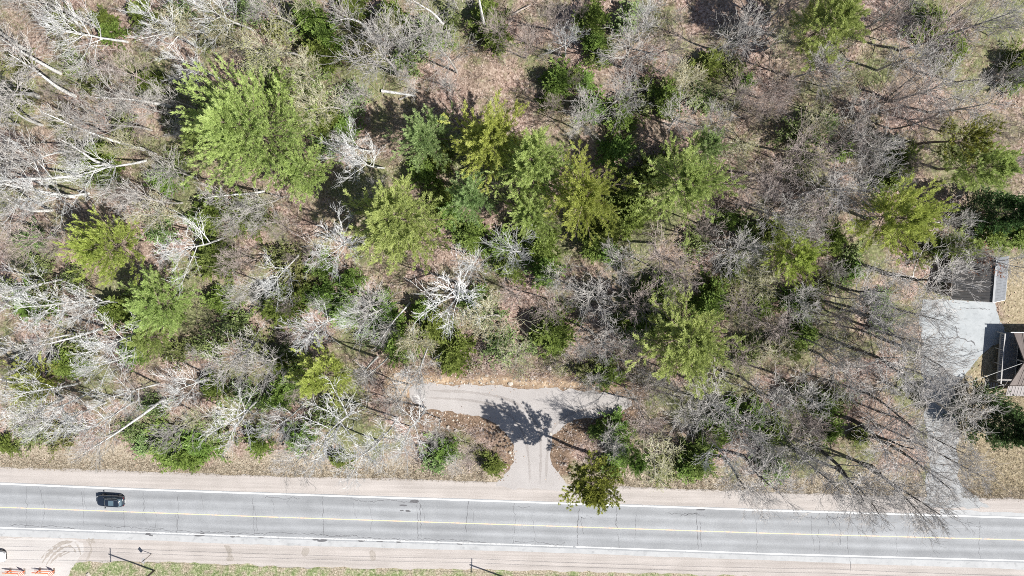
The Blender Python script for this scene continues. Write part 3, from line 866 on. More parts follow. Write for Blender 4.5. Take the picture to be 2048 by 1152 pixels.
TREES = """G 85 22 70 17|W 305 50 60 17|W 375 135 52 14|G 205 232 60 17
G 272 208 48 15|W 40 335 72 18|G 325 352 44 13|P 45 398 48 17|G 292 398 52 15
O 570 92 58 16|O 470 95 52 15|G 765 122 72 17|G 893 112 62 16|O 650 198 68 15|O 590 135 52 14|W 738 322 56 15
W 712 292 42 13|G 512 402 48 14|G 480 425 46 13|W 655 492 64 16|G 490 592 48 15|W 898 578 64 16|W 943 517 52 15|W 1046 512 56 15
W 628 652 56 16|G 738 640 48 15|W 228 682 52 15|W 82 622 62 16|W 160 612 42 14|W 42 572 44 15|W 60 692 52 15|W 215 738 46 15|G 450 718 70 16
G 520 732 48 14|W 375 790 52 14|W 62 792 60 16|W 92 824 52 15|W 236 802 52 15|W 190 842 46 14|W 130 842 50 14|W 470 832 56 14
W 560 852 52 14|W 680 852 62 15|W 640 902 52 14|W 762 882 56 15|G 785 802 46 13|W 728 922 52 14|G 590 922 46 13|W 830 742 46 13|P 715 738 40 15|O 1000 652 58 14
G 1175 592 60 15|G 1198 692 52 14|G 1120 562 46 13|G 1230 512 50 14|T 1330 502 60 15|T 1350 562 52 14|G 1470 502 56 15|W 1138 84 42 14|G 1250 102 60 15|G 1312 50 52 15
W 1298 30 40 15|T 1340 88 48 13|G 1240 172 56 14|G 1480 62 52 15|G 1362 238 46 12|G 1430 242 46 13|G 1160 252 36 10|G 1640 132 50 14|O 1700 152 42 12|G 1830 112 60 15
T 1880 62 60 15|G 1962 50 70 16|G 2012 142 52 15|T 1780 192 56 14|G 1868 172 60 15|G 1942 202 60 15|T 1700 272 60 14|G 1760 292 50 14|O 1640 262 50 12|T 1560 342 60 15
T 1592 300 50 14|G 1640 372 60 15|T 1500 362 52 14|G 1560 422 56 15|T 1640 442 52 14|G 1592 462 46 13|B 1750 592 66 18|B 1800 650 66 19|B 1838 690 60 19|B 1800 742 62 19
B 1762 642 54 17|B 1830 840 62 18|B 1790 902 66 18|B 1868 950 64 19|B 1800 1000 72 20|B 1720 962 62 18|B 1650 960 60 17|G 1898 812 64 12|G 1690 742 62 16|G 1600 772 56 15
G 1532 782 50 14|G 1650 702 50 15|G 1410 792 56 14|G 1330 772 34 10|G 1382 832 42 12|G 1480 872 62 15|W 1440 902 44 13|G 1530 882 52 14|O 1335 902 56 11|G 1610 892 56 14
T 1592 832 50 14|G 1220 882 36 11|G 1182 762 26 9|B 1480 962 60 15|B 1525 960 56 15|G 1948 492 42 12|G 2034 520 40 12|G 1928 450 44 14|T 20 480 50 15|T 110 480 40 12
T 470 520 40 11|T 560 470 40 10|T 240 150 46 13|G 330 200 44 12|O 330 450 44 11|T 1100 610 44 12|T 1270 600 44 12|T 1420 450 44 12|G 1290 760 40 11|T 1260 700 44 11
O 820 690 44 11|O 1040 700 40 10|T 610 780 40 10|G 360 860 44 12|O 420 840 40 10|T 1020 600 40 11|T 1480 620 44 13|T 1540 650 48 13|G 1600 600 48 13|O 1500 560 44 11
G 1700 600 48 14|T 1640 640 48 13|T 1480 720 44 12|O 1560 720 44 11|T 1110 30 40 12|T 1050 90 36 11|T 1000 60 36 11|T 1130 330 30 9|G 1160 215 40 12|T 1530 230 44 12
O 1460 290 44 11|O 1380 180 44 11|T 1560 170 46 12|T 1480 180 44 12|G 1700 380 48 13|G 1740 340 44 12|T 1840 240 48 12|T 1990 250 46 13|G 2030 320 40 13|G 1720 230 46 12
T 1580 20 44 13|O 1540 80 44 12|T 1770 40 46 13|G 1800 20 50 14|O 600 30 44 13|G 540 15 44 14|O 780 40 40 12|G 830 60 40 12|O 380 60 40 12|O 260 300 40 10""".replace("\n", "|")
tid = 0
used_px = []
def plant_bare(k, px, py, rp, h, lab=None, base=None):
    global tid
    g = random.Random(tid * 17 + 5); tid += 1
    zc = h * .70
    c = at(px, py, zc)
    vi = g.randrange(len(BV[k])); t, cr, b = BV[k][vi]
    rp *= g.uniform(.82, 1.18)
    z0 = gz(c.x, c.y) - .12
    o = empty("bare_tree" if k != 'O' else "budding_tree", (c.x, c.y, z0), 0)
    # slight natural lean
    tilt = Vector((g.gauss(0, .035), g.gauss(0, .035)))
    o.location.x -= tilt.y * zc; o.location.y += tilt.x * zc
    o.rotation_euler = (tilt.x, tilt.y, g.uniform(0, 6.28))
    s = rp * scale_at(px, py, zc) / BRAD[k, vi]
    o.scale = (s, s, h / 16.0)
    if base is not None:                     # a leaning trunk: foot and tip both known
        foot = at(*base); foot.z = gz(foot.x, foot.y) - .12
        tip = at(px, py, h * .93)
        o.location = foot
        o.rotation_euler = ((tip - foot).to_track_quat('Z', 'Y') @ Matrix.Rotation(g.uniform(0, 6.28), 4, 'Z').to_quaternion()).to_euler()
    link("trunk", t, None, o); link("crown", cr, None, o)
    if b: link("buds", b, None, o)
    if lab: tag(o, lab, "bare tree", GRP[k])
    else: pend(o, ADJ[k], px, py, "bare tree" if k != 'O' else "budding tree", GRP[k])
    used_px.append((px, py, rp))
for row in TREES.split("|"):
    k, *v = row.split()
    plant_bare(k, *map(float, v))
LEAN = """W 255 84 112 44 74 18|P 122 147 -5 82 60 18|P 78 194 -20 150 60 17|P 288 299 95 256 62 19|P 168 304 45 284 56 16|W 292 321 150 345 54 15|W 506 60 405 2 56 17|W 176 386 62 408 50 15
W 456 472 352 494 58 16|W 601 505 538 575 54 15|P 820 606 752 672 26 13|W 786 608 688 642 50 15|P 331 795 182 905 46 18|P 526 383 436 402 48 15|P 741 66 698 -5 50 17|P 891 56 852 -12 46 17|P 971 58 950 -12 44 17
P 342 213 232 186 52 17|P 127 798 15 834 52 16|P 72 762 -30 792 46 16|P 216 652 95 702 48 15|P 40 250 -40 232 46 16|P 95 565 -20 585 44 16|P 860 678 838 748 40 14|P 785 702 742 768 36 14|P 62 104 -38 58 50 18|P 232 334 118 322 52 17|P 104 420 -2 440 48 16|P 150 192 38 148 54 18|P 84 250 -22 226 50 18|P 60 330 -40 322 46 17|P 250 148 152 105 50 16""".replace("\n", "|")
for row in LEAN.split("|"):
    k, *v = row.split(); bx, by, tx, ty, rp, h = map(float, v)
    plant_bare(k, tx, ty, rp, h, base=(bx, by))
for row in "B 1850 560 56 16|B 1862 622 52 17|B 1885 890 62 18|B 1905 945 58 17|B 1835 1000 60 18|G 1860 760 50 14|B 1740 1000 58 17|B 1870 720 50 16|W 828 852 46 13|W 800 888 44 13|G 862 862 34 9|T 935 905 24 6|G 905 935 22 5|T 1290 830 44 12|G 1255 795 34 10|T 1300 780 38 11".split("|"):
    k, *v = row.split()
    plant_bare(k, *map(float, v))
# poles of the sapling layer
BV['S'] = [(t, c, None) for (t, c, b) in BV['T'][:2] + BV['G'][:2]]
for i in range(len(BV['S'])):
    BRAD['S', i] = BRAD['T', i] if i < 2 else BRAD['G', i - 2]
def forest_ok(px, py, m=0):
    if py > curve_y([(0,880),(400,890),(830,800),(1030,760),(1250,770),(1330,850),(1500,930),(1800,950)], px): return False
    if px > 1825 and py > 500: return False
    if 790 < px < 1300 and py > 745: return False
    return True
rs = random.Random(99)
n = 0
while n < 95:
    px, py = rs.uniform(-10, 2060), rs.uniform(-10, 900)
    if not forest_ok(px, py): continue
    if any(math.hypot(px - a, py - b) < .8 * r for a, b, r in NO_TREES): continue
    plant_bare('S', px, py, rs.uniform(16, 30), rs.uniform(4.5, 9)); n += 1

# ------------------------------------------------------------------ understory: young conifers and leafy shrubs
YC = [pine_meshes(70 + i, 1.7, 4.6, 8 + i, 5, 6, 4, 5, (.26, .05), .10, .0, .5, 'spruce') for i in range(5)]
for t, b, c in YC:
    t.materials.append(M['bark_brown']); c.materials.append(M['fir'])
SH = [shrub_mesh(80 + i) for i in range(4)]
for s, c in SH[:4]:
    s.materials.append(M['bark_brown']); c.materials.append(M['shrubleaf'])
UNDER = """f 210 45 30|f 285 28 30|f 220 62 30|f 300 165 34|s 120 30 34|f 205 318 44|s 212 348 34|s 40 130 30|s 30 200 34|s 150 130 28|f 620 40 50|f 655 75 42|f 705 12 40|f 640 110 36|f 790 40 44|f 860 65 40|s 820 110 40|f 970 35 40|f 985 75 34|s 900 50 34
f 1115 160 44|f 1150 158 24|f 1170 165 22|f 1098 198 22|f 1180 40 40|f 1190 85 34|f 1200 110 30|s 1255 40 36|s 1300 190 46|f 1330 200 40|f 1180 215 36|f 1235 235 36|f 1415 130 32|s 1465 140 26|f 1490 165 24|s 1400 200 36|f 1860 48 38|f 1905 100 34|s 1900 118 28|f 2035 155 36|f 2030 120 34
f 1790 330 44|f 1780 350 40|f 1640 250 32|s 1600 320 34|s 1590 270 34|f 1690 300 28|f 500 430 40|f 440 510 44|f 430 430 40|s 320 455 34|f 395 440 24|s 560 520 36|f 570 605 50|f 640 530 38|f 620 580 30|s 600 545 36|f 440 600 34|s 470 645 38|f 340 630 30|f 240 620 44|f 60 600 40
s 90 590 34|s 30 590 34|s 70 480 34|s 85 530 30|s 150 560 30|f 690 620 38|f 770 620 36|f 800 680 46|f 850 620 34|f 870 655 46|f 905 705 44|s 760 660 36|f 560 720 34|s 580 700 34|f 590 760 36|f 640 590 34|s 510 690 34|f 700 560 30|f 900 430 40|f 880 400 36|f 940 470 36|f 1000 490 40
f 1080 490 44|f 1060 460 40|f 1090 540 36|f 1020 530 34|s 970 620 40|f 950 600 34|f 1100 655 46|f 1110 680 40|s 1060 690 22|s 1010 690 40|f 1190 480 44|f 1215 500 36|f 1255 380 44|f 1270 420 38|f 1290 350 36|f 1250 440 36|f 1300 605 30|f 1290 580 26|f 1330 570 30|f 1415 600 42|f 1430 580 30|s 1460 605 34|f 1250 640 30
f 1300 640 40|f 1270 660 36|s 1320 620 34|f 1340 640 36|f 1210 745 34|s 1180 740 30|f 1235 855 32|f 1200 858 24|f 1240 900 34|f 1220 930 30|s 1330 935 36|f 1390 920 40|f 1420 870 40|f 1370 930 34|f 1500 830 40|f 1450 830 36|f 1540 860 34|s 1490 700 34|f 1520 610 34|f 1590 595 34|f 1620 600 30|f 1610 660 34
f 1570 690 34|f 1640 810 40|f 1660 860 34|f 1590 800 34|f 1550 930 34|s 1680 800 34|f 1720 870 26|f 1760 600 26|s 1770 640 30|s 1660 560 30|f 1660 480 34|s 1700 520 30|f 1700 540 26|f 1470 540 30|s 1500 470 36|f 1540 460 34|f 1455 440 30|s 1390 490 30|f 1870 490 26|s 1850 505 30|f 1980 460 44|f 2030 470 40
f 340 895 46|f 370 905 40|f 400 880 40|s 440 870 36|f 888 903 34|s 868 922 28|f 985 925 24|s 958 908 18|f 600 875 34|f 680 915 24|f 520 880 30|s 260 860 30|s 280 890 26|f 15 890 24|s 120 870 36|s 60 870 34|f 140 725 34|s 160 690 34|f 270 700 34|f 430 770 34|s 500 790 34|f 560 790 34|s 310 810 30
s 420 690 34|s 360 700 34|s 640 830 34|f 330 360 30|s 350 320 30|s 250 250 34|s 190 160 34|s 420 200 34|s 340 240 26|s 440 60 34|s 360 20 34|s 500 20 36|s 560 50 36|s 530 140 40|s 620 150 36|f 560 180 30|s 700 200 34|f 660 240 36|s 640 290 34|f 690 260 30|s 720 100 34|f 1000 300 40|f 850 340 40|f 880 310 34|f 1230 300 36|f 1330 330 36""".replace("\n", "|")
uid = 0
for row in UNDER.split("|"):
    k, px, py, rp = row.split(); px, py, rp = float(px), float(py), float(rp) * .95
    g = random.Random(1000 + uid); uid += 1
    if k == 'f':
        h = rp * .075 * g.uniform(1.05, 1.6)
        c = at(px, py, h * .4); s = rp * scale_at(px, py, 2) / 1.7
        o = empty("young_fir", (c.x, c.y, gz(c.x, c.y) - .05), g.uniform(0, 6.28)); o.scale = (s * g.uniform(.85, 1.15), s * g.uniform(.85, 1.15), h / 4.6 * g.uniform(1., 1.3))
        t, b, cr = YC[uid % 5]
        tr = link("trunk", t, None, o); link("crown", cr, None, o)
        pend(o, "young green fir", px, py, "young fir", "young firs in the understory")
    else:
        c = at(px, py, 1.2); s = rp * scale_at(px, py, 1.5) / 1.6
        o = empty("leafy_shrub", (c.x, c.y, gz(c.x, c.y) - .05), g.uniform(0, 6.28)); o.scale = (s * g.uniform(.85, 1.15), s * g.uniform(.85, 1.15), s * g.uniform(.6, .9))
        st_, cr = SH[uid % 4]
        link("stems", st_, None, o); link("crown", cr, None, o)
        pend(o, "olive green leafy shrub", px, py, "shrub", "leafy shrubs in the understory")
# russet sapling over the garage roof
rst, rcr = shrub_mesh(91, 26, (.22, .06), 40)
rst.materials.append(M['bark_brown']); rcr.materials.append(M['russet'])
c = at(1952, 512, 2.7)
o = empty("russet_sapling", (c.x, c.y + 1.2, gz(c.x, c.y + 1.2))); o.scale = (1.35, 1.2, 3.1); o.rotation_euler = (R(24), 0, 0)
link("stems", rst, None, o); link("crown", rcr, None, o)
tag(o, "russet-leaved sapling overhanging the back of the dark garage roof", "sapling")

# ------------------------------------------------------------------ stuff: undergrowth, dry grass, stones
def scatter(n, test, seed):
    g = np.random.default_rng(seed); out = []
    while len(out) < n:
        px, py = g.uniform(-60, 2110), g.uniform(-60, 1000)
        if test(px, py): out.append((px, py))
    return np.array(out)

def make_undergrowth():
    g = np.random.default_rng(5)
    P = scatter(2300, lambda x, y: forest_ok(x, y), 6)
    W_ = np.array([list(at(x, y)) for x, y in P]); W_[:, 2] = ground_info(W_[:, 0], W_[:, 1])[0]
    k = 5
    st = np.repeat(W_, k, 0) + g.normal(0, .25, (len(W_) * k, 3)) * np.array([1, 1, 0])
    d = g.normal(0, .45, st.shape) + np.array([0, 0, 1.])
    L = g.uniform(.6, 2.4, len(st)) * np.repeat(g.uniform(.5, 1.2, len(W_)), k)
    P1, T1, R1 = grow(st, d, L, np.full(len(st), .022), np.full(len(st), .010), 2, .2, .02, g)
    s2, d2, t, pr = kids(P1, T1, R1, 5, .3, 1, .4, 1.1, g)
    P2, T2, R2 = grow(s2, d2, np.repeat(L, 5) * g.uniform(.25, .55, len(s2)), np.full(len(s2), .014), np.full(len(s2), .009), 1, .1, .05, g)
    a, b = tubes(P1, R1, 3), tubes(P2, R2, 3)
    V, Fc = cat([a, b])
    ti = np.concatenate([np.repeat(np.repeat(g.uniform(0, 1, len(W_)), k), 9), np.repeat(np.repeat(np.repeat(g.uniform(0, 1, len(W_)), k), 5), 6)])
    m = NT("brush_twigs")
    mm = m.done(m.ramp(m.attr("tint"), [(.0, (.085,.05,.045)), (.3, (.17,.115,.10)), (.55, (.26,.22,.185)), (.72, (.13,.145,.06)), (.86, (.25,.27,.13)), (1., (.46,.43,.40))]), .9, spec=.15)
    tag(link("undergrowth", mesh("undergrowth", V, Fc, {"tint": ti}), mm), "low brown and grey brush over the leaf-strewn forest floor", "undergrowth", None, 'stuff')
make_undergrowth()

def make_bank_brush():
    g = np.random.default_rng(55); pts = []
    while len(pts) < 520:
        px, py = g.uniform(835, 1330), g.uniform(690, 945)
        c = at(px, py); d = float(sdist(np.array([c.x]), np.array([c.y]), WP_DRIVE)[0])
        if d < (1.3 if py < 775 else 1.0) + g.exponential(.5): continue
        if not (py < 762 or (px < 1030 and py > 845) or (px > 1120 and 830 < py < 930)): continue
        if c.y < np.interp(c.x, SH0X, SH0Y) + 1.5: continue
        pts.append((c.x, c.y, 0))
    W_ = np.array(pts); W_[:, 2] = ground_info(W_[:, 0], W_[:, 1])[0]
    k = 6
    st = np.repeat(W_, k, 0) + g.normal(0, .35, (len(W_) * k, 3)) * np.array([1, 1, 0])
    d = g.normal(0, .9, st.shape) * np.array([1, 1, .4]) + np.array([0, 0, .5])
    L = g.uniform(.4, 1.5, len(st))
    P1, T1, R1 = grow(st, d, L, np.full(len(st), .022), np.full(len(st), .012), 2, .25, 0, g)
    s2, d2, t, pr = kids(P1, T1, R1, 4, .2, 1, .4, 1.2, g)
    P2, T2, R2 = grow(s2, d2, np.repeat(L, 4) * g.uniform(.3, .6, len(s2)), np.full(len(s2), .015), np.full(len(s2), .01), 1, .1, 0, g)
    V, Fc = cat([tubes(P1, R1, 3), tubes(P2, R2, 3)])
    ti = np.concatenate([np.repeat(np.repeat(g.uniform(0, 1, len(W_)), k), 9), np.repeat(g.uniform(0, 1, len(s2)), 6)])
    m = NT("bank_twigs")
    mm = m.done(m.ramp(m.attr("tint"), [(.0, (.16,.11,.095)), (.4, (.32,.25,.225)), (.75, (.42,.365,.34)), (1., (.55,.50,.48))]), .9, spec=.15)
    tag(link("bank_brush", mesh("bank_brush", V, Fc, {"tint": ti}), mm), "pinkish grey dead brush on the banks around the gravel turnaround", "brush", None, 'stuff')
make_bank_brush()

def make_leaves():
    """loose dead leaves blown over the edges of the drives, the verge and the forest floor"""
    g = np.random.default_rng(65); pts = []
    while len(pts) < 14000:
        px, py = g.uniform(0, 2048, 400), g.uniform(0, 1010, 400)
        w = np.array([list(at(a, b)) for a, b in zip(px, py)])
        dd = np.minimum(np.minimum(sdist(w[:, 0], w[:, 1], WP_DRIVE), sdist(w[:, 0], w[:, 1], WP_LANE)), sdist(w[:, 0], w[:, 1], WP_PAD))
        road = w[:, 1] - np.interp(w[:, 0], SH0X, SH0Y)
        ok = (road > .2) & (dd > -g.exponential(.45, 400)) & ((dd < 4) | (g.uniform(0, 1, 400) < .5))
        pts += list(w[ok])
    P = np.array(pts); P[:, 2] = np.maximum(ground_info(P[:, 0], P[:, 1])[0], .02) + .03
    V, Fc, ti = leaves(P, g.normal(0, 1, P.shape) * np.array([1, 1, .2]), .22, .07, g, g.uniform(0, 1, len(P)), up=.05, spread=.1, flat=1.0)
    tag(link("dead_leaves", mesh("dead_leaves", V, Fc, {"tint": ti}), mat_leaf("dead_leaf", (.16,.10,.07), (.34,.235,.17), (.56,.45,.36), .15, 0, 0)), "loose dead brown leaves scattered over ground and drive edges", "leaves", None, 'stuff')
make_leaves()

def make_litter():
    """fallen sticks lying on the leaves"""
    g = np.random.default_rng(15)
    P = scatter(2600, lambda x, y: forest_ok(x, y), 16)
    W_ = np.array([list(at(x, y)) for x, y in P]); W_[:, 2] = ground_info(W_[:, 0], W_[:, 1])[0] + .06
    d = g.normal(0, 1, W_.shape) * np.array([1, 1, .05])
    L = g.uniform(.5, 3.2, len(W_))
    P1, T1, R1 = grow(W_, d, L, g.uniform(.015, .05, len(W_)), np.full(len(W_), .012), 3, .12, 0, g)
    V, Fc = tubes(P1, R1, 3)
    tag(link("fallen_sticks", mesh("fallen_sticks", V, Fc), M['log']), "dead sticks and twigs lying across the brown leaf litter", "sticks", None, 'stuff')
make_litter()

def make_grass(name, n, test, mat, hgt, seed, lab, box_=(0, 2048, 850, 1240)):
    g = np.random.default_rng(seed); out = []
    while len(out) < n:
        px, py = g.uniform(box_[0], box_[1]), g.uniform(box_[2], box_[3])
        if test(px, py, g): out.append(list(at(px, py)))
    P = np.array(out); P[:, 2] = ground_info(P[:, 0], P[:, 1])[0]
    P = np.repeat(P, 5, 0) + g.normal(0, .09, (len(P) * 5, 3)) * np.array([1, 1, 0])
    V, Fc, ti = leaves(P, g.normal(0, .6, P.shape), hgt, .02, g, g.uniform(0, 1, len(P)), up=.9, spread=.5)
    tag(link(name, mesh(name, V, Fc, {"tint": ti}), mat), lab, "grass", None, 'stuff')
M['drygrass'] = mat_leaf("dry_grass", (.13,.11,.07), (.33,.28,.205), (.56,.49,.39), .25, .0, .0)
M['greengrass'] = mat_leaf("green_grass", (.065,.11,.028), (.155,.215,.075), (.38,.38,.22), .3, .0, .0)
make_grass("dry_grass", 8500, lambda x, y, g: curve_y(T_SH0, x) - 44 * g.uniform(0, 1) ** 1.2 < y < curve_y(T_SH0, x) + 3 * g.uniform(0, 1) and not (975 < x < 1150) and not (1840 < x < 1930), M['drygrass'], .34, 8, "dry straw-coloured grass along the road's upper verge")
make_grass("yard_grass", 4500, lambda x, y, g: x > 1922 and y > 770 and y < curve_y(T_SH0, x) and fbm(np.array([x * .02]), np.array([y * .02]), 2)[0] > .33, M['drygrass'], .22, 9, "thin straw-coloured lawn grass beside the pale gravel lane", (1900, 2070, 750, 1000))
make_grass("lawn_grass", 3600, lambda x, y, g: y > curve_y(T_SH1, x) + g.uniform(-4, 14) and x > 140 and x < 1500 and g.uniform() < (1 if x < 480 else .35), M['greengrass'], .17, 10, "patchy green grass along the lower road verge", (140, 1500, 1115, 1200))

def rock_mesh(seed):
    g = np.random.default_rng(seed)
    bm = bmesh.new(); bmesh.ops.create_icosphere(bm, subdivisions=2, radius=.5)
    s = g.uniform(.6, 1.2, 3)
    for v in bm.verts:
        n = float(fbm(np.array([v.co.x * 2.3 + seed * 3]), np.array([v.co.y * 2.3 + v.co.z * 1.7]), seed, 3)[0])
        v.co = Vector((v.co.x * s[0], v.co.y * s[1], v.co.z * s[2] * .7)) * (.6 + .8 * n)
    me = bpy.data.meshes.new("rock"); bm.to_mesh(me); bm.free(); me.materials.append(M['rock']); return me
RK = [rock_mesh(i) for i in range(4)]
ROCKS = [(1021,767,.9,"pale boulder on the sandy bank at the middle of the turnaround's upper edge"),(985,764,.6,None),(962,766,.55,None),(1040,762,.5,None),(905,766,.45,None),(1064,756,.5,None),(1020,905,.8,"pale rock at the driveway mouth's left bank"),(1011,893,.5,None),(897,852,.6,None),(912,858,.5,None),(883,842,.45,None),(878,846,.4,None),(974,750,.6,None),(1098,734,.8,"white stone on the brushy slope above the turnaround's right half"),(1110,726,.5,None),(1048,742,.45,None),(1101,868,.5,None),(178,1150,.9,"pale grey stone lying in the green grass beside the utility pole"),(1130,926,.6,None),(1140,945,.7,None)]
for i, (px, py, s, lab) in enumerate(ROCKS):
    c = at(px, py); o = link("rock", RK[i % 4], None); o.location = (c.x, c.y, gz(c.x, c.y) + .1 * s); o.scale = (s, s, s); o.rotation_euler = (0, 0, i * 1.3)
    if lab: tag(o, lab, "rock", "pale rocks on the banks")
    else: pend(o, "small pale rock", px, py, "rock", "pale rocks on the banks")
def make_stones():
    g = np.random.default_rng(25); pts = []
    LM_ = WP_DRIVE
    while len(pts) < 520:
        px, py = g.uniform(760, 1330), g.uniform(735, 945)
        c = at(px, py); d = float(sdist(np.array([c.x]), np.array([c.y]), WP_DRIVE)[0])
        if 0.05 < d < g.exponential(1.6) + .1: pts.append((c.x, c.y))
    P = np.array(pts); z = ground_info(P[:, 0], P[:, 1])[0]
    oct_ = np.array([(1,0,0),(0,1,0),(-1,0,0),(0,-1,0),(0,0,.7),(0,0,-.5)])
    fc = np.array([(0,1,4),(1,2,4),(2,3,4),(3,0,4),(1,0,5),(2,1,5),(3,2,5),(0,3,5)])
    s = g.uniform(.06, .22, (len(P), 1, 1)) * g.uniform(.6, 1.3, (len(P), 6, 1))
    V = np.concatenate([P, z[:, None] + .03], 1)[:, None] + oct_[None] * s
    Fc = (np.arange(len(P)) * 6)[:, None, None] + fc[None]
    tag(link("bank_stones", mesh("bank_stones", V.reshape(-1, 3), Fc.reshape(-1, 3)), M['rock']), "small pale stones strewn over the brown dirt banks of the turnaround", "stones", None, 'stuff')
make_stones()

# fallen logs and snags
def log(p0, p1, r, lab, mat='log', z=(.25, .25), nm="fallen_log"):
    a, b = at(*p0), at(*p1)
    a.z = gz(a.x, a.y) + z[0]; b.z = gz(b.x, b.y) + z[1]
    g = np.random.default_rng(int(p0[0]))
    L = (b - a).length
    P, T, rad = grow(np.array([list(a)]), np.array([list(b - a)]), np.array([L]), np.array([r]), np.array([r * .55]), 7, .025, 0, g)
    parts = [tubes(P, rad, 7)]
    st, d, t, pr = kids(P, T, rad, 5, .4, 1, .6, 1.2, g)
    P1, T1, R1 = grow(st, d, g.uniform(.3, 1.4, 5), pr * .35, pr * .15, 2, .1, 0, g); parts.append(tubes(P1, R1, 4))
    tag(link(nm, mesh(nm, *cat(parts)), M[mat]), lab, "log", "fallen trunks on the forest floor")
log((515,585),(660,592),.16, "long pinkish fallen trunk lying below the pale bare trees left of centre")
log((765,183),(832,196),.24, "pale fallen log above the dark hollow beside the cool green pine", 'bark_white')
log((800,200),(835,183),.16, "short grey log crossing the pale fallen log", 'bark_grey')
log((1190,395),(1130,345),.14, "thin fallen trunk under the yellow-green clump pine", 'bark_brown')
log((1690,265),(1850,140),.13, "long dark fallen trunk lying diagonally in the upper right woods", 'bark_dark')
log((1240,625),(1330,650),.18, "brown fallen trunk left of the bright green pine", 'bark_brown')
log((1830,85),(1930,20),.14, "brown fallen trunk near the top right corner", 'bark_brown')
log((1024,30),(1062,10),.16, "pale fallen log at the top edge's middle", 'log')

# ------------------------------------------------------------------ garage
def mat_old_roof_shaded():  # weathering streaks, with the shade of the left slope put into the colour
    m = NT("weathered_roof_shaded"); p = m.pos()
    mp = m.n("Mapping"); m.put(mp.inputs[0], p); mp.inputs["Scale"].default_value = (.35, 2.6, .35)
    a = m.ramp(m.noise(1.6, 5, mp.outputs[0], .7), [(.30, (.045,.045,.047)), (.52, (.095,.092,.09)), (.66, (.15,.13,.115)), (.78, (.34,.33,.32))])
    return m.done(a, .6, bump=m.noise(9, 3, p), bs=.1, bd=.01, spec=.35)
M['roof_shaded'] = mat_old_roof_shaded()
M['roof_grey_lit'] = mat_plain("grey_roof_metal_lit", (0.130,0.140,0.156), .5, .2, 1.5, spec=.4)  # same roof in a lighter tone, the sunward slope's light painted in
M['garage_wall'] = mat_plain("garage_wall", (.14,.12,.105), .85)
M['trim'] = mat_plain("pale_trim", (.62,.62,.62), .7, .1)
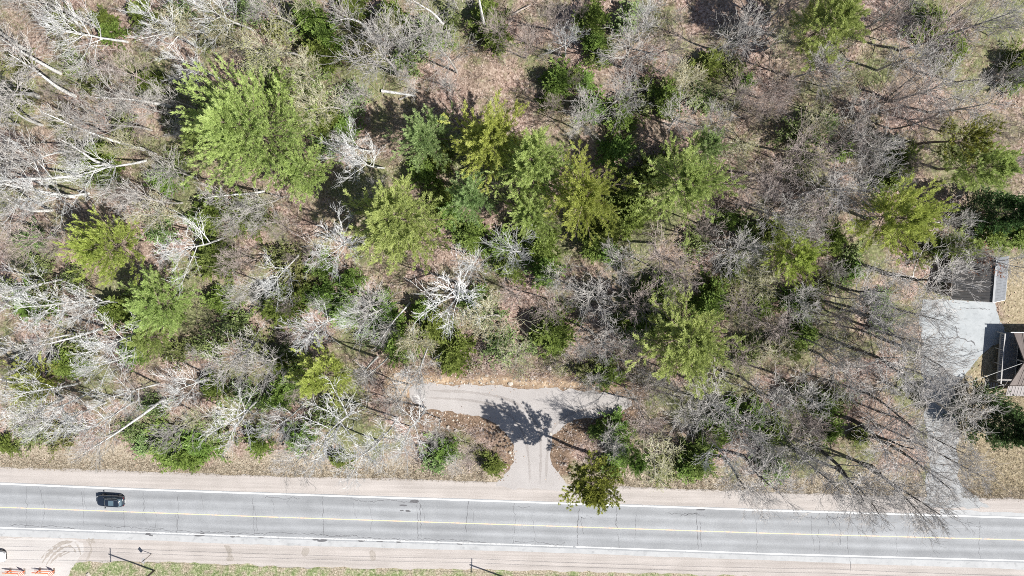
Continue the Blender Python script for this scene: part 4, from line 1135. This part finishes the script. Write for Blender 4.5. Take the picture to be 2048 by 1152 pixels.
def make_garage():
    HR, HE = 5.6, 2.7
    yb, yf = at(1950, 512, HE).y, at(1950, 599, HE).y
    xe = at(1905, 560, HE).x; xr = at(1990, 560, HR).x; xw = at(2013, 560, HE).x
    o = empty("garage", ((xe + xw) / 2, (yb + yf) / 2, 0))
    ox, oy = o.location.x, o.location.y
    def L(x, y, z): return Vector((x - ox, y - oy, z))
    bm = bmesh.new()
    a, b = xe + .25, xw - .2; y0, y1 = yf + .3, yb - .3
    box(bm, a - ox, b - ox, y0 - oy, y1 - oy, -.2, HE - .1)
    bm_obj("wall", bm, M['garage_wall'], o)
    bm = bmesh.new()
    for y in (y0, y1):
        s = .1
        vs = [bm.verts.new(L(p, q, z)) for q in (y - s, y + s) for p, z in ((a + .1, HE - .1), (b - .1, HE - .1), (xr, HR - .35))]
        bm.faces.new(vs[:3]); bm.faces.new(vs[3:][::-1])
        for i in range(3): bm.faces.new((vs[i], vs[(i + 1) % 3], vs[3 + (i + 1) % 3], vs[3 + i]))
    bm_obj("gable", bm, M['garage_wall'], o)
    # roof panels, one strip after another from front to back
    n = 15
    def panel_mesh(x0, z0, x1, z1, w, mat):
        bm = bmesh.new()
        t = .05
        V = [bm.verts.new(p) for p in ((x0, 0, z0 - t), (x1, 0, z1 - t), (x1, w, z1 - t), (x0, w, z0 - t), (x0, 0, z0), (x1, 0, z1), (x1, w, z1), (x0, w, z0))]
        for f in ((0,3,2,1),(4,5,6,7),(0,1,5,4),(1,2,6,5),(2,3,7,6),(3,0,4,7)): bm.faces.new([V[i] for i in f])
        # standing seam
        r = .045
        U = [bm.verts.new(p) for p in ((x0, w - .02, z0 + .002), (x1, w - .02, z1 + .002), (x1, w + .03, z1 + .002), (x0, w + .03, z0 + .002), (x0, w - .02, z0 + r), (x1, w - .02, z1 + r), (x1, w + .03, z1 + r), (x0, w + .03, z0 + r))]
        for f in ((4,5,6,7),(0,1,5,4),(1,2,6,5),(2,3,7,6),(3,0,4,7)): bm.faces.new([U[i] for i in f])
        bmesh.ops.recalc_face_normals(bm, faces=bm.faces)
        me = bpy.data.meshes.new("roof_panel"); bm.to_mesh(me); bm.free(); me.materials.append(mat); return me
    w = (yb - yf) / n
    ml = panel_mesh(xe - ox, HE, xr - ox - .02, HR, w - .03, M['roof_shaded'])
    mr = panel_mesh(xr - ox + .02, HR, xw - ox, HE, w - .03, M['roof_grey_lit'])
    for i in range(n):
        p = link("roof_panel", ml, None, o); p.location = (0, yf - oy + i * w, random.uniform(-.008, .008))
        p = link("roof_panel", mr, None, o); p.location = (0, yf - oy + i * w, random.uniform(-.008, .008))
    bm = bmesh.new(); box(bm, xr - ox - .14, xr - ox + .14, yf - oy - .03, yb - oy + .03, HR - .03, HR + .06); bm_obj("ridge_cap", bm, M['roof_grey_lit'], o)
    bm = bmesh.new()
    box(bm, xw - ox + .005, xw - ox + .11, yf - oy, yb - oy, HE - .14, HE + .02)
    bm_obj("gutter", bm, M['roof_grey_lit'], o)
    bm = bmesh.new()
    box(bm, xe - ox - .1, xe - ox - .005, yf - oy, yb - oy, HE - .14, HE + .02)
    bm_obj("gutter", bm, M['garage_wall'], o)
    bm = bmesh.new()
    for (xa, za, xb, zb) in ((xe, HE, xr, HR), (xr, HR, xw, HE)):
        V = [bm.verts.new((x - ox, y - oy, z)) for x, z in ((xa, za - .16), (xb, zb - .16), (xb, zb - .0), (xa, za - .0)) for y in (yf - .1, yf - .035)]
        q = lambda *i: bm.faces.new([V[j] for j in i])
        q(0,2,4,6); q(1,7,5,3); q(0,1,3,2); q(2,3,5,4); q(4,5,7,6); q(6,7,1,0)
    bm_obj("fascia", bm, M['trim'], o)
    bm = bmesh.new(); box(bm, -2.6, 2.4, y0 - oy - .05, y0 - oy - .004, 0.02, 2.2); dr = bm_obj("garage_door", bm, M['trim'], o)
    tag(o, "dark-roofed gable garage at the head of the concrete pad", "garage")
make_garage()

# ------------------------------------------------------------------ house with deck
M['roof_brown'] = mat_plain("brown_roof_metal", (.125,.102,.092), .5, .15, 1.5, spec=.45)
M['roof_taupe'] = mat_plain("taupe_roof_metal", (.215,.195,.19), .5, .12, 1.5, spec=.45)
M['cedar'] = mat_plain("cedar_wall", (.33,.17,.075), .8, .3, 1.2)
M['deck'] = mat_plain("deck_wood", (.26,.25,.245), .9, .25, 2)
M['rail'] = mat_plain("rail_wood", (.33,.325,.32), .8, .15, 2)
M['glass'] = mat_plain("window_glass", (.02,.025,.03), .08, .2, 1, spec=.6)
def make_house():
    EZ, PZ, SET = 2.8, 4.3, .9           # eave, ridge, set-back of the ridge end
    xv = at(2029, 668, EZ).x
    yt = at(2029, 666, EZ).y; yb_ = at(2036, 771, EZ).y
    yc = (yt + yb_) / 2
    xw = at(2034, 715, 1.0).x          # gable wall
    x_end = xw + 14
    o = empty("house", (xw + 6, yc, 0)); ox, oy = o.location.x, o.location.y
    P = lambda x, y, z: (x - ox, y - oy, z)
    hw = (yt - yb_) / 2
    bm = bmesh.new()
    w = hw - .45
    prof = [(yc - w, -.2), (yc + w, -.2), (yc + w, EZ - .02), (yc, PZ - .12), (yc - w, EZ - .02)]
    A = [bm.verts.new(P(xw, y, z)) for y, z in prof]; B = [bm.verts.new(P(x_end - .4, y, z)) for y, z in prof]
    bm.faces.new(A); bm.faces.new(B[::-1])
    for i in range(5): bm.faces.new((A[i], A[(i + 1) % 5], B[(i + 1) % 5], B[i]))
    bm_obj("wall", bm, M['cedar'], o)
    for y0, y1, z0, z1 in ((-2.6, -.5, 1.1, 2.75), (-.3, 1.5, 1.1, 3.0), (1.7, 2.9, 1.1, 2.6)):
        bm = bmesh.new(); box(bm, xw - ox - .04, xw - ox - .003, y0, y1, z0, z1); wn_ = bm_obj("window", bm, M['glass'], o)
        bm = bmesh.new()
        for a in ((y0 - .08, y0, z0 - .08, z1 + .08), (y1, y1 + .08, z0 - .08, z1 + .08), (y0, y1, z1, z1 + .08), (y0, y1, z0 - .08, z0)):
            box(bm, xw - ox - .07, xw - ox - .002, *a)
        bm_obj("frame", bm, M['trim'], wn_)
    # ribbed roof panels, eave to ridge
    n = 30
    pw = (x_end - xv - SET) / n
    for sgn in (1, -1):
        ye = hw * sgn
        bm = bmesh.new(); t = .06
        for (xa, xb, dz) in ((0, pw - .02, 0), (pw * .42, pw * .58, .05)):
            V = [bm.verts.new(p) for p in ((xa, ye, EZ - t + dz), (xb, ye, EZ - t + dz), (xb, .02 * sgn, PZ - t + dz), (xa, .02 * sgn, PZ - t + dz), (xa, ye, EZ + dz), (xb, ye, EZ + dz), (xb, .02 * sgn, PZ + dz), (xa, .02 * sgn, PZ + dz))]
            for f in ((0,3,2,1),(4,5,6,7),(0,1,5,4),(1,2,6,5),(2,3,7,6),(3,0,4,7)): bm.faces.new([V[i] for i in f])
        bmesh.ops.recalc_face_normals(bm, faces=bm.faces)
        me = bpy.data.meshes.new("roof_panel"); bm.to_mesh(me); bm.free(); me.materials.append(M['roof_brown'])
        for i in range(n):
            p = link("roof_panel", me, None, o); p.location = (xv + SET - ox + i * pw, 0, 0)
    for sgn in (1, -1):
        ye = hw * sgn; bm = bmesh.new()
        T_ = [(xv - ox, ye, EZ), (xv + SET - ox - .02, ye, EZ), (xv + SET - ox - .02, .02 * sgn, PZ)]
        A_ = [bm.verts.new(q) for q in T_]; B_ = [bm.verts.new((q[0], q[1], q[2] - .06)) for q in T_]
        bm.faces.new(A_); bm.faces.new(B_[::-1])
        for k in range(3): bm.faces.new((A_[k], A_[(k + 1) % 3], B_[(k + 1) % 3], B_[k]))
        bm_obj("roof_end_panel", bm, M['roof_brown'], o)
    bm = bmesh.new(); box(bm, xv + SET - ox - .03, x_end - ox, -.17, .17, PZ - .02, PZ + .07); bm_obj("ridge_cap", bm, M['roof_brown'], o)
    bm = bmesh.new()
    for sgn in (1, -1):
        V = [bm.verts.new((x + dx_, y, z)) for y, z, dx_ in ((hw * sgn, EZ - .2, 0), (.01 * sgn, PZ - .2, SET), (.01 * sgn, PZ + .03, SET), (hw * sgn, EZ + .03, 0)) for x in (xv - ox - .1, xv - ox - .01)]
        q = lambda *i: bm.faces.new([V[j] for j in i])
        q(0,2,4,6); q(1,7,5,3); q(0,1,3,2); q(2,3,5,4); q(4,5,7,6); q(6,7,1,0)
    bm_obj("barge_board", bm, M['roof_brown'], o)
    bm = bmesh.new(); box(bm, xv - ox - .5, x_end - ox, hw + .01, hw + .14, EZ - .16, EZ - .02); bm_obj("gutter", bm, M['trim'], o)
    # low porch roof on the near side
    z1, z0 = 2.5, 2.1
    xp = at(2014, 780, 2.3).x; yp0, yp1 = at(2020, 772, z1).y, at(2020, 792, z0).y
    n2 = 34; pw2 = (x_end - xp) / n2
    bm = bmesh.new()
    for (xa, xb, dz) in ((0, pw2 - .02, 0), (pw2 * .4, pw2 * .6, .045)):
        V = [bm.verts.new(p) for p in ((xa, yp1 - oy, z0 - .05 + dz), (xb, yp1 - oy, z0 - .05 + dz), (xb, yp0 - oy, z1 - .05 + dz), (xa, yp0 - oy, z1 - .05 + dz), (xa, yp1 - oy, z0 + dz), (xb, yp1 - oy, z0 + dz), (xb, yp0 - oy, z1 + dz), (xa, yp0 - oy, z1 + dz))]
        for f in ((0,3,2,1),(4,5,6,7),(0,1,5,4),(1,2,6,5),(2,3,7,6),(3,0,4,7)): bm.faces.new([V[i] for i in f])
    bmesh.ops.recalc_face_normals(bm, faces=bm.faces)
    me = bpy.data.meshes.new("porch_roof_panel"); bm.to_mesh(me); bm.free(); me.materials.append(M['roof_taupe'])
    for i in range(n2):
        p = link("porch_roof_panel", me, None, o); p.location = (xp - ox + i * pw2, 0, 0)
    bm = bmesh.new()
    for i in range(4):
        x = xp - ox + .25 + i * 3.5
        box(bm, x, x + .14, yp1 - oy + .1, yp1 - oy + .24, -.1, z0 - .05)
    bm_obj("porch_posts", bm, M['rail'], o)
    # deck
    DZ = 1.0
    xd = at(2007, 715, DZ + 1).x
    yd1, yd0 = at(2007, 667, DZ + 1).y, at(2009, 768, DZ + 1).y
    nb = 20; bw = (xw - .01 - xd) / nb
    bm = bmesh.new(); box(bm, 0, bw - .015, yd0 - oy, yd1 - oy, DZ - .05, DZ)
    me = bpy.data.meshes.new("deck_board"); bmesh.ops.recalc_face_normals(bm, faces=bm.faces); bm.to_mesh(me); bm.free(); me.materials.append(M['deck'])
    for i in range(nb):
        p = link("deck_board", me, None, o); p.location = (xd - ox + i * bw, 0, random.uniform(-.004, .004))
    bm = bmesh.new()
    for f in (0.02, .5, .97):
        x = xd + (xw - xd) * f
        box(bm, x - ox - .04, x - ox + .04, yd0 - oy + .03, yd1 - oy - .03, DZ - .28, DZ - .053)
    bm_obj("deck_beam", bm, M['rail'], o)
    posts = [0.0, .33, .62, .98]
    for f in posts:
        y = yd1 + (yd0 - yd1) * f - oy
        y = min(max(y, yd0 - oy + .06), yd1 - oy - .06)
        bm = bmesh.new(); box(bm, xd - ox - .15, xd - ox - .02, y - .06, y + .06, -.1, DZ + 1.05); bm_obj("deck_post", bm, M['rail'], o)
    bm = bmesh.new(); box(bm, xd - ox - .18, xd - ox + .0, yd0 - oy, yd1 - oy, DZ + 1.055, DZ + 1.10); bm_obj("handrail", bm, M['rail'], o)
    bm = bmesh.new(); box(bm, xd - ox - .11, xd - ox - .06, yd0 - oy + .13, yd1 - oy - .13, DZ + .2, DZ + .28); bm_obj("lower_rail", bm, M['rail'], o)
    for k in range(26):
        y = yd0 - oy + .25 + (yd1 - yd0 - .5) * k / 25
        bm = bmesh.new(); box(bm, xd - ox - .10, xd - ox - .07, y - .015, y + .015, DZ + .285, DZ + 1.05); bm_obj("baluster", bm, M['rail'], o)
    # stair with its pipe handrail at the near end of the deck
    bm = bmesh.new()
    s0 = P(xd + .3, yd0 - .1, DZ)
    for k in range(5):
        box(bm, s0[0] - .3 - k * .28, s0[0] - .04 - k * .28, s0[1] - 1.0, s0[1] - .05, DZ - .2 - k * .19, DZ - .16 - k * .19)
    bm_obj("stair", bm, M['deck'], o)
    bm = bmesh.new()
    a = (s0[0] + .8, s0[1] - .04, DZ + 1.0); b = (s0[0] - .2, s0[1] - .04, DZ + 1.0); c_ = (s0[0] - 1.3, s0[1] - .9, .95)
    bar(bm, a, b, .05); bar(bm, b, c_, .05); bar(bm, c_, (c_[0], c_[1], 0), .05)
    bm_obj("stair_handrail", bm, M['trim'], o)
    tag(o, "brown metal-roofed house with a railed deck at the right edge", "house")
    return Vector((xv + SET - .2, yc - .3, PZ - .3))
hk = make_house()

# ------------------------------------------------------------------ poles and wires on the lower verge
M['pole'] = mat_plain("weathered_pole", (.16,.135,.115), .9, .25, 2)
M['wire'] = mat_plain("black_wire", (.03,.03,.03), .5)
M['wire_pale'] = mat_plain("pale_service_wire", (.60,.60,.58), .6)
def utility_pole(px, py, lab):
    c = at(px, py)
    o = empty("utility_pole", (c.x, c.y, 0), R(-2))
    bm = bmesh.new(); bar(bm, (0, 0, -.2), (0, 0, 9.6), .17, 8, .12); bm_obj("pole", bm, M['pole'], o, True)
    bm = bmesh.new(); box(bm, -.17, -.06 - .06 + .0, -1.25, 1.25, 9.0, 9.14); bm_obj("crossarm", bm, M['pole'], o)
    for y in (-1.15, -.4, .45, 1.15):
        bm = bmesh.new(); bar(bm, (-.14, y, 9.145), (-.14, y, 9.36), .06, 6, .035); bm_obj("insulator", bm, M['trim'], o)
    tag(o, lab, "utility pole", "utility poles along the lower verge")
    return o
pA = utility_pole(308, 1141, "dark utility pole on the grass beside the pale gravel lot")
pB = utility_pole(1032, 1163, "utility pole at the bottom edge below the driveway mouth")
def wire(name, a, b, sag, r, mat, lab, ends=None):
    bm = bmesh.new(); n = 18; prev = None
    for i in range(n + 1):
        t = i / n; p = Vector(a).lerp(Vector(b), t); p.z -= sag * 4 * t * (1 - t)
        if prev is not None: bar(bm, prev, p, r, 4)
        prev = p
    return tag(bm_obj(name, bm, mat), lab, "wire", "overhead wires along the road" if ends else None)
ca, cb = pA.location, pB.location
dv = (cb - ca).normalized() * 58
for y, lab in ((-1.15, "overhead wire on the outer insulators of the two roadside poles"), (1.15, "overhead wire on the road-side insulators of the two roadside poles"), (.45, "overhead wire on the middle insulators of the two roadside poles")):
    off = Vector((-.14, y, 9.36))
    bm = bmesh.new()
    for (p, q) in ((ca - dv, ca), (ca, cb), (cb, cb + dv), (cb + dv, cb + dv * 2)):
        prev = None
        for i in range(15):
            t = i / 14; v = p.lerp(q, t) + off; v.z -= .9 * 4 * t * (1 - t)
            if prev is not None: bar(bm, prev, v, .02, 4)
            prev = v
    tag(bm_obj("overhead_wire", bm, M['wire']), lab, "wire", "overhead wires along the road")
pw_end = at(1690, 862, 7.0)
wire("service_wire", hk, pw_end, .35, .03, M['wire_pale'], "pale service wire running from the house gable across the drive")
# diamond road sign, seen from behind
def road_sign():
    c = at(303, 1107.5)
    o = empty("road_sign", (c.x, c.y, 0))
    bm = bmesh.new(); box(bm, -.04, .04, -.04, .04, -.1, 2.6); bm_obj("post", bm, M['pole'], o)
    bm = bmesh.new()
    V = [bm.verts.new(p) for x in (-.05, -.03) for p in ((x - .02, 0, 1.75), (x - .02, .55, 2.3), (x - .02, 0, 2.85), (x - .02, -.55, 2.3))]
    bm.faces.new(V[:4]); bm.faces.new(V[4:][::-1])
    for i in range(4): bm.faces.new((V[i], V[(i + 1) % 4], V[4 + (i + 1) % 4], V[4 + i]))
    bm_obj("sign_panel", bm, mat_plain("sign_back", (.30,.30,.31), .5), o)
    o.rotation_euler = (0, 0, R(8))
    tag(o, "diamond-shaped road sign on a post in the lower gravel shoulder", "road sign")
road_sign()

# ------------------------------------------------------------------ orange barriers
M['orange'] = mat_plain("orange_barrier", (.80,.16,.055), .5, .12)
M['bwhite'] = mat_plain("barrier_white", (.80,.79,.77), .6, .08)
def barrier(px, py, lab, full=True):
    c = at(px, py)
    o = empty("barricade", (c.x, c.y, 0), R(-2))
    bm = bmesh.new(); box(bm, -1.75, 1.3, -.05, .05, .92, 1.04); bm_obj("rail", bm, M['orange'], o)
    bm = bmesh.new(); box(bm, -1.75, 1.3, -.04, .04, .35, .43); bm_obj("rail", bm, M['orange'], o)
    for x in (-1.0, 1.42):
        bm = bmesh.new(); box(bm, x - .07, x + .07, -.07, .07, .05, 1.15); p = bm_obj("post", bm, M['orange'], o)
        bm = bmesh.new(); box(bm, x - .16, x + .16, -.45, .45, -.01, .05); bm_obj("foot", bm, M['pole'], p)
    # striped board on the end post, turned towards the road, made of alternating stripes
    y0, y1, z0, z1, n = -.30, .30, .55, 1.75, 8
    th = R(40)
    for i in range(n):
        bm = bmesh.new(); box(bm, -.02, .02, -.36, .36, 0, (z1 - z0) / n - .003)
        s = bm_obj("stripe", bm, M['orange' if i % 2 == 0 else 'bwhite'], o)
        s.location = (1.60, 0, z0 + (z1 - z0) * i / n); s.rotation_euler = (0, 0, th)
    tag(o, lab, "barricade", "orange barricades on the gravel lot")
barrier(33, 1141, "orange and white barricade on the lot nearer the white vehicle")
barrier(92, 1140.5, "orange and white barricade on the lot nearer the grass")
barrier(-28, 1147, "orange barricade cut off by the left edge below the white vehicle")

# ------------------------------------------------------------------ vehicles
def car_paint(name, c):
    m = NT(name); p = m.n("TexCoord").outputs["Object"]
    return m.done(m.ramp(m.noise(1.5, 3, p), [(.3, tuple(x * .9 for x in c)), (.7, c)]), .22, spec=.5, coat=.6)
M['cardark'] = car_paint("dark_blue_paint", (.013,.018,.028)); M['carwhite'] = car_paint("white_paint", (.78,.78,.77))
M['carglass'] = mat_plain("car_glass", (.075,.11,.135), .07, .1, 1, spec=.7)
M['rubber'] = mat_plain("tyre_rubber", (.02,.02,.02), .9); M['alloy'] = mat_plain("alloy_rim", (.5,.5,.51), .35, .1, metal=.8)
M['lampred'] = mat_plain("tail_lamp", (.10,.012,.012), .25); M['lampclear'] = mat_plain("head_lamp", (.28,.29,.31), .15)
M['plastic'] = mat_plain("black_trim", (.02,.02,.022), .6)
def ring(cx, lx, wy, z, n=40, e=4.6):
    pts = []
    for i in range(n):
        q = 6.2832 * i / n
        cq, sq = math.cos(q), math.sin(q)
        pts.append((cx + lx * math.copysign(abs(cq) ** (2 / e), cq), wy * math.copysign(abs(sq) ** (2 / e), sq), z))
    return pts
def loft(rings, cap=True):
    bm = bmesh.new()
    VV = [[bm.verts.new(p) for p in r] for r in rings]
    n = len(VV[0])
    for a, b in zip(VV, VV[1:]):
        for i in range(n): bm.faces.new((a[i], a[(i + 1) % n], b[(i + 1) % n], b[i]))
    if cap: bm.faces.new(VV[0][::-1]); bm.faces.new(VV[-1])
    return bm
def make_car(paint, px, py, rz, lab):
    """an estate-shaped car heading to its own -X"""
    c = at(px, py)
    o = empty("car", (c.x, c.y, .022), rz)
    bm = loft([ring(0, 2.15, .82, .28), ring(0, 2.28, .92, .42), ring(0, 2.32, .95, .66), ring(.02, 2.28, .94, .86), ring(.06, 2.20, .88, .97), ring(.10, 2.06, .78, 1.02)])
    bm_obj("body", bm, paint, o, True)
    bm = loft([ring(.52, 1.66, .80, 1.00, e=4), ring(.62, 1.34, .70, 1.38, e=4.2), ring(.66, 1.16, .62, 1.52, e=4.2)])
    cab = bm_obj("cabin_glass", bm, M['carglass'], o, True)
    bm = loft([ring(.66, 1.20, .66, 1.50, e=4.2), ring(.66, 1.19, .655, 1.56, e=4.2), ring(.66, 1.05, .56, 1.60, e=4)])
    roof = bm_obj("roof", bm, paint, o, True)
    bm = bmesh.new(); box(bm, .12, .98, -.42, .42, 1.598, 1.612); bm_obj("sunroof", bm, M['carglass'], roof)
    for s in (1, -1):
        for (a, b) in (((-1.05, .735 * s, 1.03), (-.48, .63 * s, 1.52)), ((.5, .80 * s, 1.03), (.52, .665 * s, 1.52)), ((1.62, .79 * s, 1.03), (1.50, .66 * s, 1.52))):
            bm = bmesh.new(); bar(bm, a, b, .045, 5); bm_obj("pillar", bm, paint, o)
        bm = bmesh.new(); bar(bm, (-.35, .60 * s, 1.635), (1.6, .60 * s, 1.635), .025, 6)
        for x in (-.3, .6, 1.5): bar(bm, (x, .60 * s, 1.56), (x, .60 * s, 1.63), .02, 5)
        bm_obj("roof_rail", bm, M['alloy'], o)
        bm = loft([ring(-.72, .10, .06, 1.02, 12, 2.6), ring(-.72, .12, .13, 1.08, 12, 2.6), ring(-.72, .10, .10, 1.18, 12, 2.6)])
        for v in bm.verts: v.co.y += 1.05 * s
        bar(bm, (-.72, .88 * s, 1.02), (-.72, 1.0 * s, 1.08), .03, 5)
        bm_obj("wing_mirror", bm, M['plastic'], o, True)
        bm = bmesh.new(); box(bm, -2.26, -2.12, .60 * s - .16, .60 * s + .16, .74, .872); bm_obj("headlight", bm, M['lampclear'], o)
        bm = bmesh.new(); box(bm, 2.06, 2.29, .62 * s - .12, .62 * s + .12, .78, .90); bm_obj("taillight", bm, M['lampred'], o)
        for x in (-1.42, 1.38):
            bm = bmesh.new(); bar(bm, (x, .70 * s, .34), (x, .955 * s, .34), .34, 18); w = bm_obj("wheel", bm, M['rubber'], o)
            bm = bmesh.new(); bar(bm, (x, .95 * s, .34), (x, .965 * s, .34), .21, 14); bm_obj("rim", bm, M['alloy'], w)
            bm = bmesh.new()
            for k in range(5):
                q = 6.2832 * k / 5
                bar(bm, (x, .966 * s, .34), (x + .19 * math.cos(q), .966 * s, .34 + .19 * math.sin(q)), .02, 4)
            bm_obj("spokes", bm, M['plastic'], w)
    bm = bmesh.new(); box(bm, -2.345, -2.2, -.45, .45, .45, .62); bm_obj("grille", bm, M['plastic'], o)
    bm = bmesh.new(); box(bm, 2.2, 2.325, -.26, .26, .52, .63); bm_obj("number_plate", bm, M['bwhite'], o)
    bm = bmesh.new(); bar(bm, (2.0, 0, 1.22), (1.82, .30, 1.36), .015, 4); bm_obj("rear_wiper", bm, M['plastic'], o)
    tag(o, lab, "car")
make_car(M['cardark'], 227, 998, R(-2), "dark blue estate car driving left on the upper road lane")
make_car(M['carwhite'], -9, 1108, R(180 - 2), "white car cut off by the left edge on the pale gravel lot")
settle()
